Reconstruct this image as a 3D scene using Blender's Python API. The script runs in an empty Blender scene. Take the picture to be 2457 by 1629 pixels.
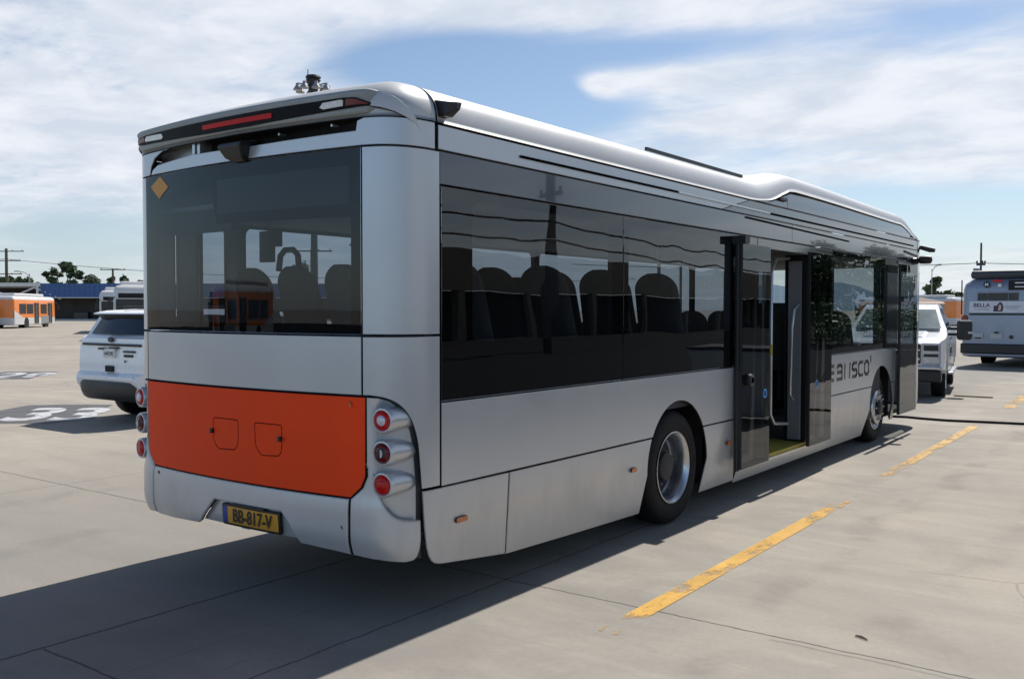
import bpy, bmesh, math, random
from mathutils import Vector, Matrix
from mathutils.geometry import delaunay_2d_cdt
SC = bpy.context.scene
COL = SC.collection
random.seed(7)
R_ = math.radians
# ------------------------------------------------------------------ camera
cam_d = bpy.data.cameras.new('camera'); cam = bpy.data.objects.new('camera', cam_d); COL.objects.link(cam)
cam_d.sensor_width = 36.0; cam_d.sensor_fit = 'HORIZONTAL'; cam_d.lens = 36.0*2249.3/2457.0
cam_d.clip_start = 0.05; cam_d.clip_end = 20000
cx = Vector((0.805170753, 0.593042443, 0.000848294)).normalized()
cz = Vector((0.592726687, -0.804787121, 0.0315081530)).normalized()
cy = cz.cross(cx).normalized()
cam.matrix_world = Matrix(((cx.x, cy.x, cz.x, 4.765), (cx.y, cy.y, cz.y, -3.6), (cx.z, cy.z, cz.z, 1.79), (0, 0, 0, 1)))
SC.camera = cam
# ------------------------------------------------------------------ exposure
SC.view_settings.view_transform = 'Standard'; SC.view_settings.look = 'None'
SC.view_settings.exposure = 0.32; SC.view_settings.gamma = 1.0
SC.view_settings.use_curve_mapping = False
SC.cycles.use_denoising = True
SC.cycles.max_bounces = 8; SC.cycles.transparent_max_bounces = 12; SC.cycles.glossy_bounces = 4
SC.cycles.sample_clamp_indirect = 4.0
SC.cycles.caustics_reflective = False; SC.cycles.caustics_refractive = False
# ------------------------------------------------------------------ sun
SUN_EL, SUN_AZ = 54.0, -1.5
sdir = Vector((math.sin(R_(SUN_AZ))*math.cos(R_(SUN_EL)), math.cos(R_(SUN_AZ))*math.cos(R_(SUN_EL)), math.sin(R_(SUN_EL))))
sl = bpy.data.lights.new('sun', 'SUN'); sl.energy = 4.4; sl.angle = R_(0.5); sl.color = (1.0, 0.955, 0.89)
so = bpy.data.objects.new('sun', sl); COL.objects.link(so); so.rotation_euler = sdir.to_track_quat('Z', 'Y').to_euler()
so.location = (0, 0, 30)
# ------------------------------------------------------------------ node helpers
def nd(nt, t, ins=None, **props):
    n = nt.nodes.new(t)
    for k, v in props.items(): setattr(n, k, v)
    for k, v in (ins or {}).items():
        s = n.inputs[k]
        if hasattr(v, 'is_output') or isinstance(v, bpy.types.NodeSocket): nt.links.new(v, s)
        else: s.default_value = v
    return n
def mth(nt, op, a, b=None, c=None, clamp=False):
    ins = {0: a}
    if b is not None: ins[1] = b
    if c is not None: ins[2] = c
    return nd(nt, 'ShaderNodeMath', ins, operation=op, use_clamp=clamp).outputs[0]
def mix(nt, f, a, b, blend='MIX'):
    n = nt.nodes.new('ShaderNodeMix'); n.data_type = 'RGBA'; n.blend_type = blend
    for i, v in ((0, f), (6, a), (7, b)):
        if isinstance(v, bpy.types.NodeSocket): nt.links.new(v, n.inputs[i])
        else: n.inputs[i].default_value = (*v, 1) if isinstance(v, (tuple, list)) and len(v) == 3 else v
    return n.outputs[2]
def smooth(nt, x, a, b):
    n = nd(nt, 'ShaderNodeMapRange', {0: x, 1: a, 2: b, 3: 0.0, 4: 1.0}, interpolation_type='SMOOTHSTEP')
    return n.outputs[0]
def noise(nt, vec, scale, detail=4, rough=.55, dist=0, out=0):
    return nd(nt, 'ShaderNodeTexNoise', {'Vector': vec, 'Scale': scale, 'Detail': detail, 'Roughness': rough, 'Distortion': dist}).outputs[out]
# ------------------------------------------------------------------ world: sky with thin cloud sheets
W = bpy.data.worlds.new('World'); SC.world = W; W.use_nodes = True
nt = W.node_tree; nt.nodes.clear()
sky = nd(nt, 'ShaderNodeTexSky', sky_type='NISHITA', sun_disc=False)
sky.sun_elevation = R_(SUN_EL); sky.sun_rotation = R_(SUN_AZ); sky.altitude = 50; sky.air_density = 1.0; sky.dust_density = 0.6; sky.ozone_density = 2.6
tc = nd(nt, 'ShaderNodeTexCoord').outputs['Generated']
sp = nd(nt, 'ShaderNodeSeparateXYZ', {0: tc}).outputs
az = mth(nt, 'MULTIPLY', mth(nt, 'ARCTAN2', sp[0], sp[1]), 180/math.pi)
el = mth(nt, 'MULTIPLY', mth(nt, 'ARCSINE', sp[2]), 180/math.pi)
den = mth(nt, 'ADD', mth(nt, 'MAXIMUM', sp[2], 0.0), 0.10)
pv = nd(nt, 'ShaderNodeCombineXYZ', {0: mth(nt, 'DIVIDE', sp[0], den), 1: mth(nt, 'DIVIDE', sp[1], den), 2: 0.0}).outputs[0]
mp = nd(nt, 'ShaderNodeMapping', {0: pv, 'Rotation': (0, 0, R_(-28)), 'Scale': (0.74, 1.25, 1)}).outputs[0]
n1 = noise(nt, mp, 0.85, 9, .60, .7)
n2 = noise(nt, mp, 3.1, 8, .62, .5)
n4 = noise(nt, mp, 9.0, 6, .6, .4)
n3 = noise(nt, nd(nt, 'ShaderNodeMapping', {0: pv, 'Location': (5, 2, 0)}).outputs[0], 2.2, 8, .6, .3)
# broad cloud and clear regions of this sky: (azimuth, elevation, half widths, weight)
BL = [(-60, 11, 16, 6.5, .42), (-63, 15, 12, 3, -.10), (-40.5, 14.2, 6, 2.0, -.85), (-34.0, 12.1, 5, 1.6, -.78), (-28.5, 15.2, 8, 1.0, -.40), (-46, 18.5, 16, 2.2, .34),
      (-24, 17.6, 12, 1.4, .35), (-31.0, 13.2, 1.3, .75, .80), (-27.0, 13.5, 3.4, .7, .55), (-15, 12.2, 11, 2.8, .36), (-24, 11.0, 9, 1.3, .22), (-30, 8.5, 12, 1.6, .20), (-24, 9.6, 7, 1.0, -.16), (-11, 5.2, 8, 1.5, -.85), (-9.5, 9.0, 7, 2.6, .30),
      (-12, 15.6, 5, 1.2, -.26), (-62, 3.8, 9, 2.6, -.34), (-37, 10.4, 4, .9, -.10)]
tot = None
for a, e, sa, se, w in BL:
    da = mth(nt, 'DIVIDE', mth(nt, 'SUBTRACT', az, a), sa); de = mth(nt, 'DIVIDE', mth(nt, 'SUBTRACT', el, e), se)
    g = mth(nt, 'MULTIPLY', mth(nt, 'EXPONENT', mth(nt, 'MULTIPLY', mth(nt, 'ADD', mth(nt, 'MULTIPLY', da, da), mth(nt, 'MULTIPLY', de, de)), -1.0)), w)
    tot = g if tot is None else mth(nt, 'ADD', tot, g)
tot = mth(nt, 'MULTIPLY', tot, mth(nt, 'ADD', mth(nt, 'MULTIPLY', n2, 1.5), mth(nt, 'ADD', mth(nt, 'MULTIPLY', n4, .9), -.2)))
high = mth(nt, 'MULTIPLY', smooth(nt, el, 22.0, 50.0), -.30)
tot = mth(nt, 'ADD', tot, mth(nt, 'MULTIPLY', smooth(nt, sp[1], .15, -.45), -.34))
dsum = mth(nt, 'ADD', mth(nt, 'ADD', mth(nt, 'MULTIPLY', n1, .95), mth(nt, 'ADD', mth(nt, 'MULTIPLY', n2, .34), mth(nt, 'MULTIPLY', mth(nt, 'SUBTRACT', n4, .5), .24))), mth(nt, 'ADD', tot, high))
cov = smooth(nt, dsum, .30, .98)
cc = mix(nt, smooth(nt, n3, .34, .66), (.54, .59, .67), (.72, .742, .785))
back_lift = mth(nt, 'ADD', 0.086, mth(nt, 'MULTIPLY', smooth(nt, sp[1], .1, -.6), .062))  # unseen sky behind the camera brightened to lift the shaded bus rear
skyc = nd(nt, 'ShaderNodeVectorMath', {0: sky.outputs[0], 3: back_lift}, operation='SCALE').outputs[0]
hz = mth(nt, 'MULTIPLY', mth(nt, 'SUBTRACT', 1.0, smooth(nt, el, 0.0, 8.0)), .46)
skyh = mix(nt, hz, skyc, (.47, .585, .73))
fin = mix(nt, mth(nt, 'MULTIPLY', cov, .94), skyh, cc)
dim = mth(nt, 'SUBTRACT', 1.0, mth(nt, 'MULTIPLY', smooth(nt, el, 24.0, 58.0), .58))  # overhead sky, out of view, dimmed to keep ground shadows dark
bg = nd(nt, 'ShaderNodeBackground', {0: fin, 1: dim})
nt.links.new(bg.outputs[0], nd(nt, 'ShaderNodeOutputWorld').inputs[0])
# ------------------------------------------------------------------ materials
MATS = {}
def newmat(name):
    m = bpy.data.materials.new(name); m.use_nodes = True; m.node_tree.nodes.clear(); MATS[name] = m
    return m, m.node_tree
def pm(name, col, rough=.5, metal=0., coat=0., var=.08, scale=2.0, bump=0., bscale=60., emit=0., grime=0., stretch=(1, 1, 1), coatr=.06, spec=.5, rvar=.1):
    m, nt = newmat(name)
    oc = nd(nt, 'ShaderNodeTexCoord').outputs['Object']
    if stretch != (1, 1, 1): oc = nd(nt, 'ShaderNodeMapping', {0: oc, 'Scale': stretch}).outputs[0]
    n = noise(nt, oc, scale, 5, .6)
    f = nd(nt, 'ShaderNodeMapRange', {0: n, 1: .3, 2: .7, 3: 1-var, 4: 1+var}).outputs[0]
    c = nd(nt, 'ShaderNodeVectorMath', {0: (*col,), 3: f}, operation='SCALE').outputs[0]
    r = nd(nt, 'ShaderNodeMapRange', {0: n, 1: .3, 2: .7, 3: max(0.0, rough*(1-rvar)), 4: min(1, rough*(1+rvar))}).outputs[0]
    if grime:   # road dust flung up from the wheels, thinning out with height
        zz = nd(nt, 'ShaderNodeSeparateXYZ', {0: oc}).outputs[2]
        g = mth(nt, 'MULTIPLY', smooth(nt, mth(nt, 'ADD', zz, mth(nt, 'MULTIPLY', noise(nt, nd(nt, 'ShaderNodeMapping', {0: oc, 'Scale': (1, 1, .35)}).outputs[0], 4.0, 7, .7), -.9)), .30, -.25), grime)
        g2 = mth(nt, 'MULTIPLY', smooth(nt, noise(nt, nd(nt, 'ShaderNodeMapping', {0: oc, 'Scale': (1, 1, .12)}).outputs[0], 7.0, 6, .7), .58, .75), .12*grime)
        g = mth(nt, 'MAXIMUM', g, g2)
        c = mix(nt, g, c, (.20, .18, .155)); r = mth(nt, 'ADD', r, mth(nt, 'MULTIPLY', g, .35)); metal = mth(nt, 'MULTIPLY', mth(nt, 'SUBTRACT', 1.0, g), metal)
    b = nd(nt, 'ShaderNodeBsdfPrincipled', {'Base Color': c, 'Roughness': r, 'Metallic': metal, 'Coat Weight': coat, 'Coat Roughness': coatr, 'Specular IOR Level': spec})
    if emit: b.inputs['Emission Color'].default_value = (*col, 1); b.inputs['Emission Strength'].default_value = emit
    if bump:
        bn = noise(nt, oc, bscale, 3 if bscale > 5 else 1, .5)
        nt.links.new(nd(nt, 'ShaderNodeBump', {'Strength': bump, 'Distance': .01, 'Height': bn}).outputs[0], b.inputs['Normal'])
    nt.links.new(b.outputs[0], nd(nt, 'ShaderNodeOutputMaterial').inputs[0])
    return m
def glass(name, tint, ior=1.55, wave=.0, wscale=1.4, rough=0.0, gl=1.0):
    m, nt = newmat(name)
    oc = nd(nt, 'ShaderNodeTexCoord').outputs['Object']
    tn = nd(nt, 'ShaderNodeVectorMath', {0: (*tint,), 3: nd(nt, 'ShaderNodeMapRange', {0: noise(nt, oc, 1.2), 1: .3, 2: .7, 3: .97, 4: 1.03}).outputs[0]}, operation='SCALE').outputs[0]
    t = nd(nt, 'ShaderNodeBsdfTransparent', {0: tn})
    g = nd(nt, 'ShaderNodeBsdfGlossy', {'Color': (.95*gl, .97*gl, gl, 1), 'Roughness': rough})
    ge = nd(nt, 'ShaderNodeNewGeometry').outputs
    cs = mth(nt, 'ABSOLUTE', nd(nt, 'ShaderNodeVectorMath', {0: ge['Incoming'], 1: ge['Normal']}, operation='DOT_PRODUCT').outputs[1])
    f0 = 1.25*((ior-1)/(ior+1))**2
    fr = nd(nt, 'ShaderNodeMath', {0: mth(nt, 'POWER', mth(nt, 'SUBTRACT', 1.0, cs), 5.0), 1: 1-f0, 2: f0}, operation='MULTIPLY_ADD', use_clamp=True)
    if wave:
        bn = noise(nt, nd(nt, 'ShaderNodeMapping', {0: oc, 'Scale': (1, 1, .7)}).outputs[0], wscale, 2, .5)
        bo = nd(nt, 'ShaderNodeBump', {'Strength': 1.0, 'Distance': wave, 'Height': bn}).outputs[0]
        nt.links.new(bo, g.inputs['Normal'])
    mx = nd(nt, 'ShaderNodeMixShader', {0: fr.outputs[0], 1: t.outputs[0], 2: g.outputs[0]})
    nt.links.new(mx.outputs[0], nd(nt, 'ShaderNodeOutputMaterial').inputs[0])
    return m
pm('silver', (.52, .535, .555), .32, .45, .25, .03, 1.2, rvar=.15, coatr=.14, bump=.25, bscale=1.6, grime=.3)
pm('silver_satin', (.42, .425, .43), .40, .6, .2, .04, 2)
pm('roof_white', (.56, .56, .555), .45, .15, .2, .03, 1.5)
pm('orange', (.90, .066, .012), .5, 0, 0, .05, 2.2, spec=.12, bump=.15, bscale=1.6, grime=.22)
pm('gap_black', (.008, .008, .009), .8)
pm('gloss_black', (.006, .0065, .008), .10, 0, .6, .05)
pm('border_black', (.004, .004, .005), .9, spec=.02)
pm('band_grey', (.034, .046, .064), .10, 0, .8, .06, .8, coatr=.02)
pm('satin_black', (.012, .012, .013), .42)
pm('rubber', (.007, .007, .008), .7, spec=.25, bump=.3, bscale=120, var=.2, scale=8)
pm('steel_rim', (.50, .51, .53), .28, .9, 0, .10, 6)
pm('hub_dark', (.03, .03, .032), .5, .4, var=.3, scale=9)
pm('seat_fabric', (.085, .08, .075), .85, var=.15, scale=12, bump=.4, bscale=200)
pm('inner_grey', (.10, .105, .11), .6)
pm('inner_dark', (.025, .026, .028), .65)
pm('ceiling_grey', (.20, .21, .22), .6)
pm('rail_light', (.55, .56, .56), .25, .6)
pm('door_grey', (.20, .205, .215), .45, .2)
pm('step_yellow', (.42, .33, .045), .6, var=.15, scale=20)
pm('red_lens', (.50, .008, .008), .25, 0, .15, spec=.3)
pm('dark_red_lens', (.14, .006, .008), .2, 0, .3, spec=.3)
pm('red_bar', (.55, .012, .014), .35, 0, 0, spec=.2)
pm('bar_black', (.006, .006, .007), .45, spec=.12)
pm('groove_grey', (.055, .06, .07), .6)
pm('spoiler_shade', (.30, .32, .32), .45)  # greenish-grey shade of the lip put into the base colour
pm('clear_lens', (.55, .55, .58), .15, .2, .8, .12, 40)
pm('amber_lens', (.50, .13, .02), .2, 0, .6, .25, 30)
pm('plate_yellow', (.62, .30, .03), .4, var=.06, scale=10)
pm('plate_blue', (.02, .05, .25), .4)
pm('ink', (.008, .008, .009), .5)
pm('diamond_orange', (.60, .27, .035), .5)
pm('blue_sticker', (.08, .33, .75), .5)
pm('lettering', (.012, .013, .015), .35)
glass('bus_glass', (.43, .47, .51), 1.62, .004, 1.1)
glass('rear_glass', (.50, .55, .60), 1.40, .002, 1.0)
glass('door_glass', (.42, .45, .48), 1.5, .003, 1.5, gl=.75)
glass('car_glass', (.06, .08, .08), 1.5, .001)
glass('clear_glass', (.55, .6, .6), 1.5, .001)
pm('white_paint', (.80, .81, .83), .28, 0, .6, .03)
pm('grey_plastic', (.022, .022, .023), .5)
pm('chrome', (.6, .6, .62), .15, 1.0)
pm('headlight', (.45, .46, .48), .12, .5, .6, .25, 25)
pm('paper_white', (.7, .7, .68), .6)
pm('wood', (.10, .075, .055), .8, var=.25, scale=3, stretch=(6, 6, .6))
pm('galv', (.35, .36, .37), .45, .6)
pm('dark_metal', (.04, .042, .045), .5, .3)
pm('wire', (.03, .03, .032), .6)
pm('leaf_a', (.062, .098, .045), .6, var=.35, scale=.5)
pm('leaf_b', (.075, .115, .045), .6, var=.35, scale=.5)
pm('hedge_leaf', (.06, .12, .025), .55, var=.4, scale=.8)
pm('bark', (.10, .075, .05), .85, var=.3, scale=4)
pm('blue_steel', (.030, .095, .26), .5, var=.1, scale=.4, stretch=(4, 4, .3))
pm('bay_dark', (.050, .043, .036), .85, var=.5, scale=.35)
pm('white_steel', (.62, .62, .61), .5)
pm('tan_wall', (.36, .29, .20), .8, var=.15, scale=.6)
pm('bus_orange', (.80, .22, .025), .35, 0, .4, .05)
pm('bus_red', (.62, .115, .025), .4, 0, .3, .05)
pm('bus_white', (.60, .60, .60), .4, 0, .3, .06)
pm('bus_grey', (.25, .29, .36), .38, .2, .3, .05)
pm('bus_dark', (.02, .021, .023), .35)
pm('bus_skirt', (.035, .04, .05), .5)
pm('banner', (.60, .60, .66), .5)
pm('banner_ink', (.06, .03, .07), .6)
pm('canvas', (.55, .42, .34), .8)
pm('screen_glass', (.16, .21, .21), .12, 0, .8, .2, 3)  # greenish reflection put into the opaque windscreen colour
pm('unseen_asphalt', (.022, .023, .025), .9, spec=.1, bump=.5, bscale=80, var=.25, scale=.7)  # near black, for the added ground that the windows mirror
pm('hazy_hill', (.13, .19, .26), .95, var=.1, scale=.002)  # distance haze put into the blue-grey base colour
# ------------------------------------------------------------------ object helpers
def link(o, parent=None):
    COL.objects.link(o)
    if parent is not None: o.parent = parent
    return o
def thing(name, label, cat, loc=(0, 0, 0), rotz=0., group=None):
    o = bpy.data.objects.new(name, None); o.empty_display_size = .2; link(o)
    o.location = loc; o.rotation_euler = (0, 0, rotz); o['label'] = label; o['category'] = cat
    if group: o['group'] = group
    return o
def tag(o, label, cat, group=None):
    o['label'] = label; o['category'] = cat
    if group: o['group'] = group
    return o
def struct(o, kind='structure'):
    o['kind'] = kind; return o
def M_(x): return MATS[x]
class MB:
    def __init__(s): s.v = []; s.f = []; s.m = []
    def add(s, vs, fs, mi=0):
        b = len(s.v); s.v += [tuple(v) for v in vs]
        for f in fs: s.f.append([b+i for i in f]); s.m.append(mi)
        return s
    def box(s, x0, x1, y0, y1, z0, z1, mi=0, M=None):
        vs = [Vector((x, y, z)) for z in (z0, z1) for x, y in ((x0, y0), (x1, y0), (x1, y1), (x0, y1))]
        if M is not None: vs = [M @ v for v in vs]
        return s.add(vs, [(3, 2, 1, 0), (4, 5, 6, 7), (0, 1, 5, 4), (1, 2, 6, 5), (2, 3, 7, 6), (3, 0, 4, 7)], mi)
    def loft(s, rings, mi=0, closed=True, caps=True):
        n = len(rings[0]); b = len(s.v)
        for r in rings: s.v += [tuple(p) for p in r]
        for i in range(len(rings)-1):
            for j in range(n if closed else n-1):
                k = (j+1) % n
                s.f.append([b+i*n+j, b+i*n+k, b+(i+1)*n+k, b+(i+1)*n+j]); s.m.append(mi)
        if caps:
            s.f.append([b+j for j in reversed(range(n))]); s.m.append(mi)
            s.f.append([b+(len(rings)-1)*n+j for j in range(n)]); s.m.append(mi)
        return s
    def tube(s, pts, r, n=8, mi=0):
        pts = [Vector(p) for p in pts]; rr = r if isinstance(r, (list, tuple)) else [r]*len(pts)
        rings = []; up = None
        for i, p in enumerate(pts):
            t = (pts[min(i+1, len(pts)-1)]-pts[max(i-1, 0)]).normalized()
            if up is None:
                up = Vector((0, 0, 1)) if abs(t.z) < .9 else Vector((1, 0, 0))
            a = (up - t*up.dot(t)).normalized(); b = t.cross(a); up = a
            rings.append([p+(a*math.cos(2*math.pi*k/n)+b*math.sin(2*math.pi*k/n))*rr[i] for k in range(n)])
        return s.loft(rings, mi)
    def lathe(s, prof, o=(0, 0, 0), ax=(1, 0, 0), n=32, mi=0):
        o = Vector(o); ax = Vector(ax).normalized()
        u = (Vector((0, 0, 1)) if abs(ax.z) < .9 else Vector((1, 0, 0))); u = (u-ax*u.dot(ax)).normalized(); w = ax.cross(u)
        rings = [[o+ax*h+(u*math.cos(2*math.pi*k/n)+w*math.sin(2*math.pi*k/n))*max(r, 1e-4) for k in range(n)] for r, h in prof]
        return s.loft(rings, mi, True, False)
    def prism(s, poly, a0, a1, axis='x', mi=0):
        def P(p, a): return {'x': (a, p[0], p[1]), 'y': (p[0], a, p[1]), 'z': (p[0], p[1], a)}[axis]
        n = len(poly)
        return s.add([P(p, a0) for p in poly]+[P(p, a1) for p in poly],
                     [list(range(n))[::-1], list(range(n, 2*n))]+[[i, (i+1) % n, n+(i+1) % n, n+i] for i in range(n)], mi)
    def build(s, name, mats, parent=None, smooth=False, ang=35, bevel=0., seg=2, fix=True):
        me = bpy.data.meshes.new(name); me.from_pydata(s.v, [], s.f)
        for m in (mats if isinstance(mats, (list, tuple)) else [mats]): me.materials.append(M_(m))
        for p, mi in zip(me.polygons, s.m): p.material_index = mi
        if fix:
            bm = bmesh.new(); bm.from_mesh(me); bmesh.ops.recalc_face_normals(bm, faces=bm.faces); bm.to_mesh(me); bm.free()
        if smooth:
            me.polygons.foreach_set('use_smooth', [True]*len(me.polygons)); me.set_sharp_from_angle(angle=R_(ang))
        me.update()
        o = bpy.data.objects.new(name, me); link(o, parent)
        if bevel:
            b = o.modifiers.new('bevel', 'BEVEL'); b.width = bevel; b.segments = seg; b.limit_method = 'ANGLE'; b.angle_limit = R_(40); b.harden_normals = False
        return o
def text_mesh(body, size=1., offset=0., extrude=0.002, spacing=1.):
    cu = bpy.data.curves.new('txt', 'FONT'); cu.body = body; cu.size = size; cu.offset = offset; cu.extrude = extrude; cu.align_x = 'CENTER'; cu.space_character = spacing
    o = bpy.data.objects.new('txt', cu); COL.objects.link(o)
    dg = bpy.context.evaluated_depsgraph_get()
    me = bpy.data.meshes.new_from_object(o.evaluated_get(dg)); bpy.data.objects.remove(o)
    return me
def place_text(name, body, M, mat, parent=None, size=1., offset=0., extrude=.002, spacing=1.):
    me = text_mesh(body, size, offset, extrude, spacing); me.transform(M); me.materials.clear(); me.materials.append(M_(mat)); me.name = name
    o = bpy.data.objects.new(name, me); return link(o, parent)
def basis(o, x, y, z):
    x, y, z, o = Vector(x), Vector(y), Vector(z), Vector(o)
    return Matrix(((x.x, y.x, z.x, o.x), (x.y, y.y, z.y, o.y), (x.z, y.z, z.z, o.z), (0, 0, 0, 1)))
# ------------------------------------------------------------------ the bus skin as a surface of (s, v): s along the plan outline from the middle of the rear, v up the side and over the roof edge
def bez2(p, n):
    out = []
    for i in range(n):
        t = i/(n-1); a, b, c, d = (1-t)**3, 3*(1-t)**2*t, 3*(1-t)*t*t, t**3
        out.append((a*p[0][0]+b*p[1][0]+c*p[2][0]+d*p[3][0], a*p[0][1]+b*p[1][1]+c*p[2][1]+d*p[3][1]))
    return out
OUTL = [(i*.05, .07*(i*.05)**2) for i in range(21)] + bez2([(1.0, .07), (1.17, .094), (1.275, .20), (1.275, .42)], 41)[1:]
OUTL += bez2([(1.275, 11.45), (1.275, 11.85), (1.16, 12.03), (.85, 12.08)], 25) + [(.4, 12.12), (0, 12.13)]
CUM = [0.]
for a, b in zip(OUTL, OUTL[1:]): CUM.append(CUM[-1]+math.hypot(b[0]-a[0], b[1]-a[1]))
S1 = CUM[60]                          # where the straight side begins (y = .42)
def sY(y): return S1+(y-.42)
def outl(s):
    sg = -1 if s < 0 else 1; a = min(abs(s), CUM[-1]-1e-6)
    lo, hi = 0, len(CUM)-1
    while hi-lo > 1:
        m = (lo+hi)//2
        if CUM[m] <= a: lo = m
        else: hi = m
    t = (a-CUM[lo])/(CUM[hi]-CUM[lo])
    return sg*(OUTL[lo][0]+t*(OUTL[hi][0]-OUTL[lo][0])), OUTL[lo][1]+t*(OUTL[hi][1]-OUTL[lo][1])
V0 = 2.84
RB = bez2([(0, V0), (0, 3.0), (.085, 3.07), (.30, 3.095)], 41); RC = [0.]
for a, b in zip(RB, RB[1:]): RC.append(RC[-1]+math.hypot(b[0]-a[0], b[1]-a[1]))
VT = V0+RC[-1]
def sst(x, a, b):
    t = max(0., min(1., (x-a)/(b-a))); return t*t*(3-2*t)
def hump(s):
    y = outl(abs(s))[1]
    if abs(s) < 1.5: return 0.
    return .165*sst(y, 5.15, 6.3)-.04*sst(y, 6.8, 10.6)-.22*sst(y, 10.6, 11.75)
def prof(s, v):
    if v <= V0:
        k = max(0., (.46-v)/.22) if abs(s) > 1.385 else max(0., (.53-v)/.15); return (.035 if abs(s) > 1.385 else .05)*k*k, v
    q = v-V0; i = 0
    while i < len(RC)-2 and RC[i+1] < q: i += 1
    t = min(1., (q-RC[i])/(RC[i+1]-RC[i]))
    a = RB[i][0]+t*(RB[i+1][0]-RB[i][0]); z = RB[i][1]+t*(RB[i+1][1]-RB[i][1])
    return a, z+hump(s)*sst(z, V0, 2.99)
def surf(s, v, off=0.):
    e = .006
    x0, y0 = outl(s-e); x1, y1 = outl(s+e); x, y = outl(s)
    tx, ty = x1-x0, y1-y0; L = math.hypot(tx, ty) or 1; n = Vector((ty/L, -tx/L, 0))
    i, z = prof(s, v); i0, z0 = prof(s, v-e); i1, z1 = prof(s, v+e)
    pi, pz = -(i1-i0), (z1-z0); l = math.hypot(pi, pz) or 1
    N = (n*(pz/l)+Vector((0, 0, 1))*(-pi/l)); N.normalize()
    return Vector((x, y, 0))-n*i+Vector((0, 0, z))+N*off, N
def inside(p, poly):
    c = False; x, y = p
    for (ax, ay), (bx, by) in zip(poly, poly[1:]+poly[:1]):
        if (ay > y) != (by > y) and x < (bx-ax)*(y-ay)/(by-ay)+ax: c = not c
    return c
def area(p): return sum(a[0]*b[1]-b[0]*a[1] for a, b in zip(p, p[1:]+p[:1]))/2
def inset(poly, d):
    n = len(poly); out = []; sg = 1 if area(poly) > 0 else -1
    for i in range(n):
        a, b, c = Vector(poly[i-1]), Vector(poly[i]), Vector(poly[(i+1) % n])
        e1, e2 = (b-a).normalized(), (c-b).normalized()
        n1, n2 = Vector((-e1.y, e1.x))*sg, Vector((-e2.y, e2.x))*sg
        m = n1+n2; k = m.dot(n1)
        m = m/max(k, .35) if k > 1e-4 else n1
        out.append(tuple(b+m*d))
    return out
def subdiv(poly, step):
    out = []
    for a, b in zip(poly, poly[1:]+poly[:1]):
        out.append(tuple(a)); st = step(a, b); L = math.hypot(b[0]-a[0], b[1]-a[1]); k = int(L/st)
        for i in range(1, k+1):
            t = i/(k+1); out.append((a[0]+t*(b[0]-a[0]), a[1]+t*(b[1]-a[1])))
    return out
def dedge(p, poly):
    best = 9e9
    for a, b in zip(poly, poly[1:]+poly[:1]):
        dx, dy = b[0]-a[0], b[1]-a[1]; L = dx*dx+dy*dy or 1e-12
        t = max(0, min(1, ((p[0]-a[0])*dx+(p[1]-a[1])*dy)/L)); best = min(best, math.hypot(p[0]-a[0]-t*dx, p[1]-a[1]-t*dy))
    return best
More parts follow.
